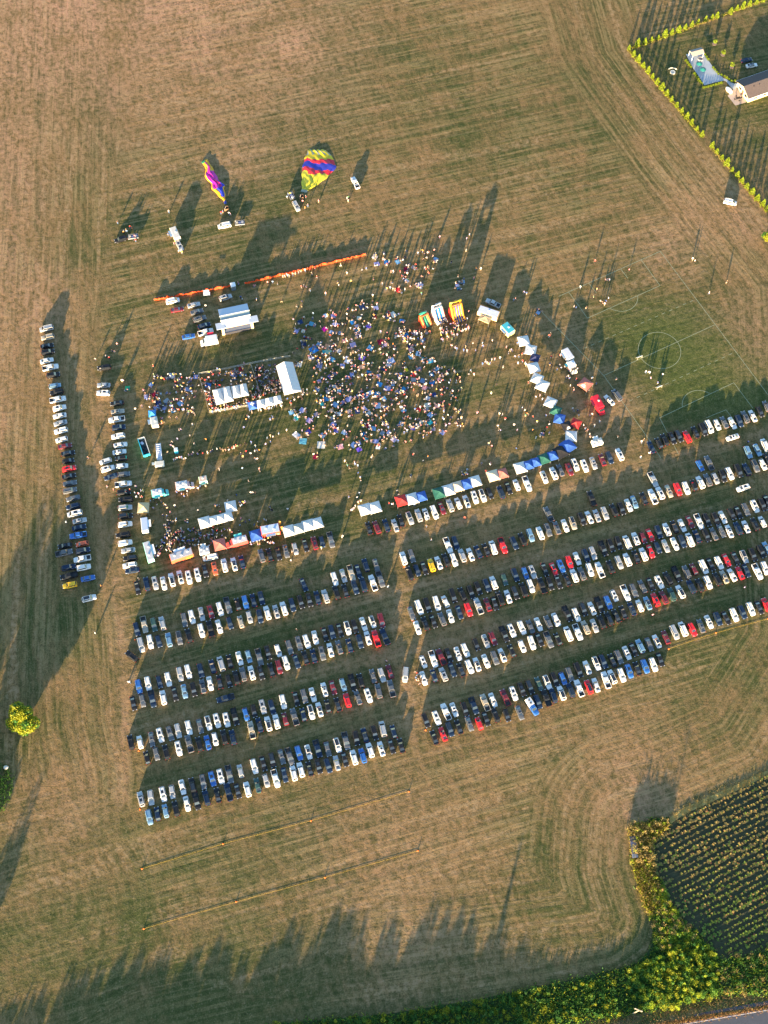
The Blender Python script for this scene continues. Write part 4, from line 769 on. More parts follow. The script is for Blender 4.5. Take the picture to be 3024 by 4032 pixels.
for i, (x, y) in enumerate(((1530, 545), (1548, 600))):
    p = S2(x, y, 1.8); r = empty('feather_flag', (p.x, p.y, 0), R(20)); tag(r, ['upper orange feather flag beside the red food trailer', 'lower orange feather flag beside the red food trailer'][i], 'flag', 'orange feather flags')
    g = MB(); g.tube([(0, 0, 0), (0, 0, 3.6)], .04, 6); g.build('pole', POLE, r)
    g = MB(); pr = [(0, .9), (.5, 1.1), (.72, 2.2), (.6, 3.2), (.1, 3.8)]; g.add([(0, 0, z) for x_, z in pr] + [(x_, .12, z) for x_, z in pr], [(k, k + 5, k + 6, k + 1) for k in range(4)]); g.build('sail', pmat('flag_orange', (.80, .30, .05), .7, transl=.3), r)
r = empty('water_tank', tuple(W5(500, 1100, 0)), R(8)); tag(r, 'bright blue portable toilet cabin standing alone', 'portable toilet'); g = MB(); g.box((0, 0, 1.1), (1.15, 1.2, 2.2)); g.build('cabin', solid('cabin_blue', (.04, .42, .60)), r); g = MB(); g.box((0, 0, 2.25), (1.2, 1.25, .14), 0, 0, .8); g.build('roof', solid('cabin_roof', (.55, .62, .66)), r); r.name = 'portable_toilet'
r = empty('golf_cart', tuple(V(237, 125, 0)), R(8)); tag(r, 'small white golf cart behind the stage near the barrier', 'golf cart'); g = MB(); g.box((0, 0, .45), (2.3, 1.2, .45)); g.build('body', WHITE, r); g = MB(); g.box((0, 0, 1.85), (1.9, 1.25, .1)); g.build('roof', WHITE, r)
for a in (-.8, .8):
    for b in (-.5, .5): g = MB(); g.tube([(a, b, .6), (a, b, 1.82)], .03, 6); g.build('roof_post', POLE, r); g = MB(); g.tube([(a, b, .24), (a, b + .12 * (1 if b > 0 else -1), .24)], .24, 10); g.build('wheel', TYRE, r)
r = empty('control_booth', tuple(V(455, 75, 0)), R(18)); tag(r, 'small control booth with a white top behind the stage', 'booth'); g = MB(); g.box((0, 0, 1.1), (1.5, 1.7, 2.1)); g.build('walls', solid('booth_grey', (.14, .18, .22)), r); g = MB(); g.box((0, .1, 2.2), (1.7, 1.7, .12)); g.build('roof', WHITE, r)

# ---------------------------------------------------------------- deflating balloons
def cloth_balloon(name, left, right, bands, label, tl, hmax, parts=44, cross=26, seed=1, colfn=None, cols=()):
    rr_ = random.Random(seed)
    def samp(P, t):
        seg = [math.dist(P[i], P[i + 1]) for i in range(len(P) - 1)]; tot = sum(seg); q = t * tot
        for i, s in enumerate(seg):
            if q <= s or i == len(seg) - 1: f = min(1, q / s); return (P[i][0] + (P[i + 1][0] - P[i][0]) * f, P[i][1] + (P[i + 1][1] - P[i][1]) * f)
            q -= s
    ph = [rr_.uniform(0, 6.3) for _ in range(12)]; vs = []; fs = []; mi = []
    for i in range(parts + 1):
        u = i / parts; a = tl(*samp(left, u), 0); b = tl(*samp(right, u), 0)
        for j in range(cross + 1):
            v = j / cross; e = max(0.0, 1 - (2 * v - 1) ** 2) ** .55; end = min(1, u / .08) * min(1, (1 - u) / .05 + .15)
            wr = .5 + .5 * (.45 * math.sin(14 * v + ph[0] + 5 * math.sin(3 * u + ph[1])) + .30 * math.sin(27 * v + 9 * u + ph[2]) + .35 * math.sin(23 * u + 6 * v + ph[3]) + .25 * math.sin(48 * u + 17 * v + ph[4]))
            z = .04 + hmax * e * end * (.35 + .65 * wr * (.5 + .5 * math.sin(math.pi * min(1, u * 1.2)))); p = a * (1 - v) + b * v
            vs.append((p.x + .18 * math.sin(31 * u + ph[5] + 3 * v), p.y + .18 * math.sin(27 * v + ph[6]), z))
    for i in range(parts):
        for j in range(cross):
            q = i * (cross + 1) + j; fs.append((q, q + 1, q + cross + 2, q + cross + 1)); mi.append(colfn((i + .5) / parts, (j + .5) / cross))
    n0 = len(vs); o = MB(); o.v = vs; o.f = fs; o.m = mi
    ms = [pmat('balloon_' + n_, c_, .5, transl=.2, var=.06, vscale=.5) for n_, c_ in cols]; ob = o.build(name, ms, None, True); return tag(ob, label, 'hot air balloon')
def cf1(u, v):
    zz = .022 * math.sin(v * 7 + 2.6 * math.sin(v * 3)) - .05 * (v - .5)
    if u < .045: return 4
    if u < .47 + .12 * abs(v - .35) - .05 + zz: return 0
    if u < .55 + zz * .5 + .02 * math.sin(v * 8): return 1
    if u < .68 + zz: return 2
    if u < .76 + zz * .8 + .04 * (v - .5): return 1
    return 3 if (u < .80 or (v * 13 + u * 9) % 3 < 1.9 or u < .86) else 4
cloth_balloon('balloon_envelope', [(180, 528), (182, 440), (187, 345), (205, 258), (228, 205), (236, 186)], [(212, 535), (325, 462), (408, 400), (466, 325), (452, 285), (412, 215), (372, 186)], None, 'wide half-deflated balloon in yellow, red and blue bands lying flat', Q, .85, 60, 44, 2, cf1,
              (('lime', (.64, .58, .04)), ('red', (.66, .03, .05)), ('blue', (.04, .05, .45)), ('yellow', (.72, .56, .02)), ('grey', (.42, .44, .34))))
def cf2(u, v):
    if u < .05: return 5
    if u < .12: return 0
    if u < .34: return 0 if (v < .30 + .3 * (.34 - u) or v > .88) else 1
    if u < .72: return (0 if v < .10 else (2 if v < .62 else (3 if v < .75 and u < .55 else (2 if u > .5 or v < .8 else 1))))
    if u < .92: return 0 if (v < .3 or v > .62) else 2
    return 4 if v < .5 else 0
cloth_balloon('balloon_envelope', [(1003, 630), (985, 592), (935, 545), (900, 505), (892, 465), (838, 402), (855, 350), (818, 292), (832, 275)], [(1020, 622), (1008, 560), (1003, 480), (950, 430), (925, 375), (885, 300), (858, 262)], None, 'narrow crumpled balloon in magenta, blue and yellow lying flat', U, 1.0, 60, 30, 5, cf2,
              (('amber', (.80, .42, .02)), ('royal', (.03, .05, .55)), ('magenta', (.62, .02, .38)), ('crimson', (.50, .02, .12)), ('green', (.02, .22, .10)), ('navy', (.02, .05, .30))))
def basket(tl, x, y, label):
    p = tl(x, y, .5); r = empty('balloon_basket', (p.x, p.y, 0), .3); tag(r, label, 'balloon basket'); wk = pmat('wicker', (.22, .12, .06), .8, var=.3, vscale=9)
    for i, (a, b, c, d) in enumerate(((0, -.65, 1.5, .08), (0, .65, 1.5, .08), (-.75, 0, .08, 1.3), (.75, 0, .08, 1.3))): g = MB(); g.box((a, b, .58), (c, d, 1.1)); g.build('side', wk, r)
    g = MB(); g.box((0, 0, .06), (1.5, 1.3, .08)); g.build('floor', wk, r); g = MB(); g.tube([(-.7, -.6, 1.1), (-.2, -.2, 1.9), (.2, .2, 1.9), (.7, .6, 1.1)], .03, 6); g.build('burner_frame', POLE, r)
basket(Q, 180, 572, 'wicker basket at the mouth of the yellow banded balloon'); basket(U, 1018, 668, 'dark basket at the mouth of the narrow magenta balloon')

# ---------------------------------------------------------------- people
def person_mesh(pose):
    """skeleton grown with a Skin modifier into one continuous body; returns arrays and a face role (0 top, 1 trousers, 2 skin, 3 shoes)"""
    if pose == 'seated':
        J = {'pel': (0, 0, .16, .15), 'che': (0, -.06, .50, .16), 'nek': (0, -.02, .64, .06), 'hea': (0, .02, .74, .09), 'top': (0, .02, .86, .085)}
        for s, n in ((-1, 'l'), (1, 'r')):
            J.update({n + 'sh': (s * .19, -.05, .56, .065), n + 'el': (s * .27, .10, .36, .048), n + 'ha': (s * .20, .30, .30, .035), n + 'fi': (s * .17, .39, .29, .022), n + 'hi': (s * .11, .06, .15, .10), n + 'kn': (s * .19, .44, .34, .068), n + 'fo': (s * .17, .70, .07, .05), n + 'to': (s * .19, .84, .07, .035)})
    else:
        k = {'stand': (.0, .0, .06), 'walk': (.22, -.20, .12), 'talk': (.04, -.03, .3)}[pose]
        J = {'pel': (0, 0, .95, .14), 'che': (0, .01, 1.30, .165), 'nek': (0, .01, 1.47, .06), 'hea': (0, .03, 1.58, .09), 'top': (0, .03, 1.70, .085)}
        for i, (s, n) in enumerate(((-1, 'l'), (1, 'r'))):
            q = k[i]; a = -q * .8
            J.update({n + 'sh': (s * .20, .0, 1.40, .07), n + 'el': (s * .27, a * .5 - .02, 1.12, .048), n + 'ha': (s * .25, a + (k[2] if i else .05), .88 + k[2] * .5, .036), n + 'fi': (s * .24, a + (k[2] + .07 if i else .08), .78 + k[2] * .7, .022), n + 'hi': (s * .10, 0, .86, .10), n + 'kn': (s * .11, q * .55 + .03, .48, .065), n + 'fo': (s * .12, q * 1.1 - .02, .08, .05), n + 'to': (s * .14, q * 1.1 + .15, .045, .035)})
    names = list(J); vs = [J[n][:3] for n in names]; E_ = [('pel', 'che'), ('che', 'nek'), ('nek', 'hea'), ('hea', 'top')]
    for n in 'lr': E_ += [('che', n + 'sh'), (n + 'sh', n + 'el'), (n + 'el', n + 'ha'), (n + 'ha', n + 'fi'), ('pel', n + 'hi'), (n + 'hi', n + 'kn'), (n + 'kn', n + 'fo'), (n + 'fo', n + 'to')]
    me = bpy.data.meshes.new('sk'); me.from_pydata(vs, [(names.index(a), names.index(b)) for a, b in E_], []); o = bpy.data.objects.new('sk', me); COL.objects.link(o)
    md = o.modifiers.new('s', 'SKIN'); 
    for i, n in enumerate(names):
        rr_ = J[n][3]; me.skin_vertices[0].data[i].radius = (rr_, rr_ * (.75 if n in ('che', 'pel') else 1)); me.skin_vertices[0].data[i].use_root = (n == 'pel')
    dg = bpy.context.evaluated_depsgraph_get(); ev = o.evaluated_get(dg).to_mesh()
    V_ = [tuple(v.co) for v in ev.vertices]; F_ = [tuple(p.vertices) for p in ev.polygons]; C_ = [tuple(p.center) for p in ev.polygons]
    o.evaluated_get(dg).to_mesh_clear(); bpy.data.objects.remove(o); role = []
    for c in C_:
        x, y, z = abs(c[0]), c[1], c[2]
        if pose == 'seated': r_ = 2 if z > .63 or (x > .16 and y > .14 and z > .24 and z < .42 and y < .42 and x > .165 and not (y > .3 and z > .33)) else (1 if (z < .24 or y > .2) else 0); r_ = 3 if (y > .68) else r_
        else: r_ = 2 if z > 1.47 or (x > .185 and z < 1.16 and z > .7) else (0 if z > .97 else (3 if z < .09 else 1))
        role.append(r_)
    return V_, F_, role
def hair_mesh(pose, V_, long_=False):
    hz = (.80, 0.02) if pose == 'seated' else (1.645, .03); g = MB(); rg = []
    for i in range(6):
        t = -0.35 + i * .38; q = math.cos(min(1.5, max(-.3, t))) * .115; z = hz[0] + math.sin(t) * .13 + .005
        rg.append([(q * math.cos(a), hz[1] - .012 + q * 1.08 * math.sin(a) - (.02 if t < .2 else 0), z) for a in [2 * math.pi * j / 10 for j in range(10)]])
    g.rings(rg); return g
POSES = {p: person_mesh(p) for p in ('stand', 'walk', 'talk', 'seated')}; HAIR = {p: hair_mesh(p, None) for p in POSES}
CLO = {'white': (.74, .73, .71), 'black': (.02, .02, .025), 'grey': (.22, .23, .25), 'blue': (.05, .14, .42), 'light blue': (.28, .45, .65), 'red': (.55, .04, .04), 'pink': (.68, .26, .30), 'orange': (.75, .28, .05), 'yellow': (.70, .56, .10), 'green': (.06, .22, .10), 'tan': (.45, .34, .22), 'lilac': (.40, .32, .55), 'navy': (.02, .03, .09), 'denim': (.09, .15, .27)}
SKN = {'pale': (.58, .36, .26), 'tanned': (.38, .20, .12), 'brown': (.20, .10, .06)}; HRC = {'dark': (.02, .014, .01), 'brown': (.09, .05, .025), 'fair': (.42, .30, .14), 'grey': (.35, .34, .32)}
clo = lambda c: pmat('cloth_' + c.replace(' ', '_'), CLO[c], .85, spec=.2); skn = lambda c: pmat('skin_' + c, SKN[c], .55); hrc = lambda c: pmat('hair_' + c, HRC[c], .6)
SHOE = pmat('shoe', (.12, .11, .11), .7)
PME = {}
for p, (v_, f_, r_) in POSES.items():
    mb = MB(); mb.add(v_, f_); mb.m = r_; PME[p] = mb.mesh('person', [clo('white'), clo('denim'), skn('pale'), SHOE], True); PME[p, 'h'] = HAIR[p].mesh('hair', [hrc('dark')], True)
TOPS = ['white'] * 7 + ['black'] * 5 + ['grey'] * 4 + ['blue'] * 4 + ['light blue'] * 3 + ['red'] * 3 + ['pink'] * 4 + ['orange', 'yellow', 'green', 'tan', 'tan', 'lilac', 'lilac', 'navy', 'navy']
BOTS = ['denim'] * 5 + ['black'] * 5 + ['navy'] * 2 + ['tan'] * 3 + ['grey'] * 2 + ['white']
prd = random.Random(21); PEOPLE = []
def P_(x, y, pose=None, top=None, a=None):   # world coords
    PEOPLE.append(dict(x=x, y=y, pose=pose or prd.choice(['stand', 'walk', 'talk']), top=top or prd.choice(TOPS), bot=prd.choice(BOTS), sk=prd.choice(['pale', 'pale', 'tanned', 'brown']), hr=prd.choice(['dark', 'dark', 'brown', 'brown', 'fair', 'grey']), a=prd.uniform(0, 6.28) if a is None else a, s=prd.uniform(.92, 1.12)))
def plist(tl, s):
    n = [float(q) for q in s.split()]
    for x, y in zip(n[::2], n[1::2]): p = tl(x, y, .9); P_(p.x, p.y)
plist(Q, "320 605 565 575 553 578 562 602 215 568 190 605 210 660 232 640 70 550 62 570 85 545 1530 910 1553 880 1310 898 1525 1010 1155 1003 1170 1010 1265 1005 1460 1218 1605 1155 1587 1235 1645 1158 1495 1260 1405 1100 265 1195 305 1222 500 1125 552 1192 675 1170 710 1155 767 1240 840 1275 930 1180 1160 1355 485 1290 475 1265 585 1258 200 1300 218 1308 180 1302 250 1328 378 1358 185 1425 140 1460 183 1462 18 1420 45 1215 28 1218 80 1212 110 1200 130 1195 155 1185 182 1172 210 1168 250 1165 290 1150 60 1205 170 1180")
plist(U, "130 778 182 850 200 840 232 815 250 822 270 890 277 925 548 690 543 875 600 935 655 1022 630 1012 975 700 990 690 1040 705 1052 712 1115 1275 1120 1285 1135 1390 1148 1405 1265 1405 850 1462 1245 1297 1255 1290 1355 1268 1397 1265 1437 1275 1500 1215 1520 1210 590 950 205 855 180 862")
plist(K4, "755 105 775 112 670 165 683 160 1213 62 1348 78 1322 142 1443 153 1378 178 1395 190 1412 200 1420 180 1163 218 1180 228 1260 230 968 445 960 460 303 262 290 322 303 400 337 522 415 520 418 545 495 500 490 655 515 650 440 662 475 685 452 680 462 692 415 688 358 578 558 640 583 710 318 745 303 775 345 770 528 858 487 925 790 843 610 555 650 575 638 580 628 597 660 580 680 630 712 625 738 605 752 600 705 680 742 665 765 680 768 695 370 1090 375 1085 740 1045 760 1070 775 1095 788 1102 765 1110 553 1095 578 1100 828 1120 933 1110 600 1138 860 1160 960 1165 960 1185 938 1210 672 1188 540 1195 548 1225 562 1230 698 1230 825 1230 895 1260 910 1255 960 1255 852 1290 478 1325 465 1340 490 1360 690 1380 480 1500 290 1555 270 1580 292 1590 255 1595 1160 905 1160 892 1132 868 1150 1055 1190 1075 1370 1160 1310 1100 1290 1110 1330 1190 1240 1190 1255 1215 1270 1230 1262 1240 1290 1265 1295 1285 1310 805 1345 850 1520 1280 1050 620 1060 605 1045 700 1025 735 1055 725 1100 700 1085 715 1110 725 1120 740 1140 755 1160 770 1190 730 1100 800 1115 790 1125 810 1095 690 975 630 980 700 965 690 1210 860 1230 880 1245 885 1270 880 1285 905 1160 1070 1200 1110 770 445 735 470 700 520 720 540 885 945 850 960 905 975 930 985")
plist(T, "287 257 558 325 1062 240 1080 255 1193 507 1332 422 690 1135 713 1130 722 1140 728 1185 825 1155 785 1222 303 480 120 1280 455 1192 265 1185 140 1195")
plist(W5, "263 230 165 475 150 632 85 665 430 750 500 748 355 760 350 790 657 815 525 875 540 870 632 930 505 965 453 1000 440 1030 465 1045 792 970 675 1015 1175 850 1605 875 1525 910 1440 930 1468 942 1410 955 1443 990 1395 1020 1248 997 1187 1012 1140 1030 1290 1035 1110 1037 1095 1030 1075 1045 1060 1055 1022 1058 1025 1075 990 1075 962 1072 937 1068 905 1070 860 1080 842 1090 808 1100 762 1110 730 1090 710 1118 665 1105 650 1120 620 1125 590 1160 570 1165 548 1150 528 1150 502 1158 487 1165 470 1175 1305 1075 1330 1078 1285 1085 1197 1092 1145 1113 1165 1140 1243 1113 1290 1160 1310 1165 928 1270 1160 1262 1330 1265 1335 1285 1220 1385 1245 1505 1265 1505 1290 1505 1210 735 1222 745 1200 770 1455 735 1440 760 1465 750 1440 770 410 1100 635 680 660 655 665 700 620 690 680 715 650 690 565 555 470 570 490 572 570 670 555 670 85 1440 115 1515 78 1505 140 1480 160 1480")
plist(TH4, "20 165 38 195 65 235 45 205 120 175 150 210 122 195 155 285 175 330 178 355 297 110 287 125 710 90 705 100 855 120 808 165 678 315 685 310 1195 268 1255 255 1240 290 1235 300 165 490 145 535 180 565 155 580 185 560 60 525 125 620 95 650 85 660 110 640 545 465 560 495 843 815 890 955 455 1425 1225 738 1485 190 1480 200 1395 190 1437 268 465 590 490 600 505 595 690 600 715 605 730 600 1165 465 1190 470 1005 520 980 525")
plist(TA, "755 285 765 280 300 1222 1218 792 1203 1540 245 525 255 435 40 345 60 348 550 395")
plist(TC, "215 1525 235 1530 245 1545 225 1575 240 1590 230 1605 250 1600 275 1630 232 1560 262 1640")
plist(TF, "1368 832 222 1175"); plist(TE, "1412 505 178 650 190 640 72 692 112 478 82 502"); plist(T2, "110 1210 123 1213 1150 40"); plist(L2, "775 1435 823 1048 1130 995 540 530 873 237 927 265"); plist(L1, "957 528 915 580 935 590 892 642 778 650 865 625 720 1455 1250 705 820 730 995 825 1005 828 1172 905")
plist(S2, "30 200 90 165 110 240 95 270 130 265 150 268 235 310 270 310 265 385 300 340 325 290 345 320 370 345 385 350 395 365 405 385 435 425 400 460 360 455 410 510 440 515 465 520 495 495 490 510 450 525 425 520 480 360 715 410 935 420 1010 305 1040 415 1145 490 1160 520 1190 520 1135 555 1230 505 1315 515 1280 550 1380 500 1400 510 1310 570 700 180 715 185 735 165 790 160 495 215 500 225 550 240 570 250 575 265 605 215 605 245 1100 250 1140 360 1155 350 1165 325 1180 330 1185 320 1135 325 885 355 905 360 930 360 1615 395 1450 400 1460 405 1435 375 1010 600 1055 625 1125 625 990 680 1030 595 905 660 980 600 585 515 610 530 610 505")
nexp = len(PEOPLE)
def blob(tl, P, n, pose=None, z=.9):
    P = [(a, b) for a, b in P]; x0, x1 = min(p[0] for p in P), max(p[0] for p in P); y0, y1 = min(p[1] for p in P), max(p[1] for p in P); k = 0
    while k < n:
        x, y = prd.uniform(x0, x1), prd.uniform(y0, y1)
        if poly_sd(np.array([x]), np.array([y]), P)[0] < 0: continue
        p = tl(x, y, z); P_(p.x, p.y, pose if pose != 'mix' else prd.choice(['seated', 'seated', 'seated', 'stand', 'talk'])); k += 1
def queue(tl, pts, n, j=3):
    for i in range(n):
        t = i / (n - 1) * (len(pts) - 1); q = min(int(t), len(pts) - 2); f = t - q; x = pts[q][0] * (1 - f) + pts[q + 1][0] * f + prd.gauss(0, j); y = pts[q][1] * (1 - f) + pts[q + 1][1] * f + prd.gauss(0, j); p = tl(x, y, .9); P_(p.x, p.y)
queue(S2, [(395, 550), (420, 590), (400, 640), (385, 680), (360, 740), (335, 790), (318, 850)], 34, 7)
queue(S2, [(385, 560), (430, 620), (410, 700), (405, 800)], 16, 9)
blob(S2, [(440, 640), (560, 600), (560, 780), (460, 830), (400, 820), (420, 700)], 55); blob(S2, [(560, 700), (900, 620), (900, 760), (680, 800), (560, 790)], 48); blob(S2, [(480, 590), (920, 560), (1000, 700), (560, 700)], 50)
blob(S2, [(260, 780), (330, 760), (320, 880), (270, 860)], 12); blob(S2, [(1230, 700), (1330, 680), (1360, 740), (1250, 760)], 12); blob(S2, [(1360, 680), (1510, 660), (1500, 740), (1370, 740)], 8)
G1 = [(180, 785), (590, 700), (640, 850), (560, 850), (275, 900), (215, 890)]; blob(V, G1, 62, 'mix', .6)
blob(V, [(600, 700), (800, 660), (850, 900), (700, 950), (640, 820)], 70, 'mix', .6); blob(V, [(720, 800), (840, 820), (860, 920), (730, 930)], 45, 'seated', .5)
blob(V, [(215, 900), (285, 940), (320, 1030), (460, 1020), (590, 970), (570, 1035), (260, 1085)], 85); blob(V, [(585, 880), (660, 850), (690, 960), (600, 985)], 28); blob(V, [(590, 1065), (850, 1015), (850, 1040), (600, 1085)], 22, None); blob(V, [(0, 800), (165, 790), (205, 930), (60, 1010), (-60, 900)], 36, 'mix', .6)
blob(V, [(-210, 780), (0, 770), (160, 780), (160, 820), (-200, 830)], 26, 'mix', .6); blob(V, [(-260, 950), (-100, 900), (140, 1050), (110, 1100), (-230, 1080)], 40, 'mix', .6)
blob(V, [(1000, 880), (1060, 900), (1060, 960), (900, 1040), (880, 960)], 18); blob(I6, [(430, 560), (530, 550), (860, 600), (700, 780), (460, 800), (440, 640)], 62); blob(I6, [(560, 850), (800, 850), (800, 940), (690, 930)], 10)
blob(I6, [(430, 380), (460, 380), (500, 560), (430, 560)], 6); blob(V, [(230, 740), (560, 680), (560, 700), (240, 770)], 8, 'mix')
# picnic crowd: blankets and the people on them
BC = {'lightgrey': (.50, .53, .58), 'cyan': (.03, .36, .62), 'pinkwhite': (.60, .50, .50), 'magenta': (.72, .02, .25), 'tealblue': (.08, .30, .42), 'white': (.66, .68, .70), 'lilac': (.42, .36, .55), 'lavender': (.33, .36, .56), 'lightblue': (.22, .40, .62), 'purple': (.20, .10, .52), 'teal': (.04, .36, .42), 'navy': (.02, .04, .13), 'blue': (.03, .17, .46), 'salmon': (.55, .22, .16), 'mint': (.30, .48, .40), 'maroon': (.22, .01, .04), 'grey': (.28, .28, .30), 'peach': (.62, .38, .24), 'azure': (.04, .27, .55), 'yellow': (.75, .58, .03), 'pink': (.62, .34, .38), 'slate': (.16, .22, .34), 'violet': (.10, .10, .36), 'red': (.55, .03, .04), 'green': (.03, .35, .16)}
BL = """1145 225 lightgrey 70 735 300 cyan 52 780 340 pinkwhite 48 455 372 magenta 50 320 318 tealblue 48 465 235 white 46 540 240 lilac 44 560 320 white 50 525 402 lavender 44 610 412 lightblue 38 895 345 purple 46 790 395 tealblue 52 788 430 grey 55 285 470 teal 28 245 525 navy 54 345 578 blue 76 395 525 lightblue 44 482 545 salmon 54 490 590 mint 58 455 605 teal 44 600 590 pinkwhite 48 740 530 lilac 60 830 662 purple 60 1020 500 maroon 62 1060 522 lilac 58 915 560 lightblue 58 680 695 white 52 635 738 lavender 50 745 740 grey 36 830 750 peach 52 405 738 slate 56 315 660 lightgrey 44 400 680 navy 52 1120 690 lavender 76 1100 730 lightgrey 50 1275 435 azure 66 1320 652 blue 46 1395 618 lightblue 46 1445 670 teal 36 1518 693 cyan 58 895 812 azure 50 508 850 purple 42 730 830 lavender 52 685 855 lavender 40 1275 782 yellow 34 1210 835 lavender 52 1580 770 lightblue 52 1530 830 tealblue 44 1610 880 pink 46 1005 925 azure 52 1245 975 azure 52 1440 890 slate 50 1535 905 blue 52 1090 965 lavender 66 1140 925 lightblue 44 600 995 lightblue 46 985 1030 azure 60 915 1010 lavender 46 870 1040 lightblue 52 800 1045 lavender 46 1050 1070 lightblue 46 470 1073 azure 52 525 1068 lightblue 46 700 1075 lavender 72 560 1130 lightblue 54 645 1105 lilac 44 435 1125 teal 46 990 1140 lightblue 60 1063 1158 lightblue 44 1490 1135 pinkwhite 62 1585 1140 pink 50 1555 1030 navy 46 1490 1065 lightgrey 44 860 1175 lightgrey 50 900 1220 lightgrey 52 1250 1190 lightblue 50 785 1200 navy 50 120 1210 lightblue 48 230 1185 lavender 50 170 1265 teal 46 520 1190 peach 40 525 1270 grey 44 540 1335 lavender 58 1070 1325 pink 48 1225 1320 slate 50 1425 1310 mint 50 1510 1305 teal 60 1515 1235 lightblue 50 1385 1345 lightgrey 44 1345 1365 violet 50 945 1370 lightblue 48 1035 1415 slate 50 1100 1410 lightgrey 46 840 1430 blue 46 870 1475 teal 40 570 1390 violet 46 650 1410 lightblue 48 290 1405 violet 48 170 1435 lightgrey 72 435 1440 lightblue 52 237 1498 tealblue 74 420 1535 lightgrey 80 970 1500 lavender 54 745 1535 lavender 54 800 1515 lavender 46 800 1580 purple 48 990 1560 white 44 610 1555 pink 58 360 1655 maroon 50 1150 1480 pinkwhite 56 1640 1410 lavender 50 1545 1375 grey 46 1180 440 grey 44 650 490 pink 44 800 260 pinkwhite 46 830 150 navy 60 970 160 white 52 210 300 navy 52 240 390 pinkwhite 40 170 395 lilac 40 960 250 red 36 1370 415 slate 50 1310 545 navy 48 1320 580 pink 44 1440 480 slate 50 1230 290 blue 46 1080 250 navy 42 1350 830 red 46 1400 770 grey 48 1350 880 grey 54 1460 960 pink 50 300 1290 lilac 52 370 1230 grey 44 600 1225 white 48 880 1340 maroon 52 700 1200 grey 44 1480 1180 grey 40 1400 1180 red 44 940 850 grey 40 1000 840 lilac 44 490 1000 grey 46 380 980 slate 44 400 895 lilac 40 1190 1000 grey 50 560 950 lightgrey 44 1160 570 tealblue 30 530 675 tealblue 56 200 730 lightgrey 50 560 820 grey 40 1040 770 navy 36 1480 410 grey 30"""
BLANK = []; q = BL.split()
for i in range(0, len(q), 4): p = M5(float(q[i]), float(q[i + 1]), .1); BLANK.append((p, q[i + 2], float(q[i + 3]) * .0345))
for tl, s in ((Q, "780 1060 pinkwhite 1.9 795 1118 lilac 2.0 872 1103 blue 1.6 965 1100 lightblue 1.9 1275 1080 lightblue 1.8 1035 1162 maroon 1.8 965 1330 red 1.7 1145 1293 lightgrey 1.9 1095 1145 grey 1.5 1040 1255 white 1.6"), (W5, "1145 262 red 1.7 1090 300 lightblue 1.5 1065 315 lightgrey 1.7 535 607 lightblue 1.9 372 655 lavender 1.5 300 650 lavender 1.9 190 540 lavender 1.7 270 520 maroon 1.6 400 585 grey 1.9 310 595 navy 1.9 5 455 green 1.8 610 465 lavender 2.0 450 330 lightgrey 2.2 1145 315 tealblue 1.5 815 425 blue 2.0 240 420 lavender 1.4 465 680 blue 1.7 350 790 green 1.3 690 340 lavender 1.6"), (I6, "735 30 lightblue 1.6 665 75 white 1.3 685 120 tealblue 1.3 175 80 lightgrey 2.1 155 970 lightblue 1.7"), (K4, "870 270 lightblue 1.6 905 1262 blue 1.3 1440 0 grey 1.0")):
    q = s.split()
    for i in range(0, len(q), 4): p = tl(float(q[i]), float(q[i + 1]), .1); BLANK.append((p, q[i + 2], float(q[i + 3])))
bcount = {}
BLANK.sort(key=lambda b: (b[1], b[0].x))
tot = {}
for b in BLANK: tot[b[1]] = tot.get(b[1], 0) + 1
CNAME = {'lightgrey': 'pale grey', 'pinkwhite': 'dusty pink', 'tealblue': 'muted teal blue', 'lightblue': 'light blue'}
for p, c, s in BLANK:
    bcount[c] = bcount.get(c, 0) + 1; n = 5; mb = MB(); hs = s / 2 * .92; asp = prd.uniform(.75, 1.1); vs = []
    for i in range(n + 1):
        for j in range(n + 1): vs.append((-hs + 2 * hs * i / n + prd.gauss(0, .03), (-hs + 2 * hs * j / n) * asp + prd.gauss(0, .03), .03 + abs(prd.gauss(0, .03))))
    mb.add(vs, [(i * (n + 1) + j, (i + 1) * (n + 1) + j, (i + 1) * (n + 1) + j + 1, i * (n + 1) + j + 1) for i in range(n) for j in range(n)])
    mb.rings([[(x, y * asp, z) for x, y in ((-hs, -hs), (hs, -hs), (hs, hs), (-hs, hs))] for z in (.005, .02)])
    bc = tuple(min(.85, v * prd.uniform(.85, 1.15)) for v in BC[c]); o = mb.build('picnic_blanket', pmat('blanket_%s_%d' % (c, bcount[c] % 3), bc, .9, spec=.15)); o.location = (p.x, p.y, .012); o.rotation_euler = (0, 0, prd.uniform(0, 3.14))
    nm = CNAME.get(c, c); tag(o, '%s picnic blanket, %s from the left of the %d %s ones' % (nm, nth(bcount[c]), tot[c], nm) if tot[c] > 1 else 'the only %s picnic blanket in the seated crowd' % nm, 'blanket', 'picnic blankets on the grass')
    for k in range(prd.choice([2, 3, 3, 4, 5])):
        a = prd.uniform(0, 6.28); d = prd.uniform(.35, .85) * s + (.25 if k > 1 else 0); P_(p.x + d * math.cos(a), p.y + d * math.sin(a), 'seated' if prd.random() < .82 else 'stand', None, prd.uniform(0, 6.28))
CR = [(140, 260), (420, 170), (760, 110), (1000, 120), (1200, 220), (1250, 360), (1450, 380), (1480, 560), (1600, 700), (1660, 860), (1660, 1380), (1480, 1480), (1150, 1560), (640, 1620), (500, 1500), (200, 1420), (380, 1150), (330, 900), (260, 720), (120, 620)]
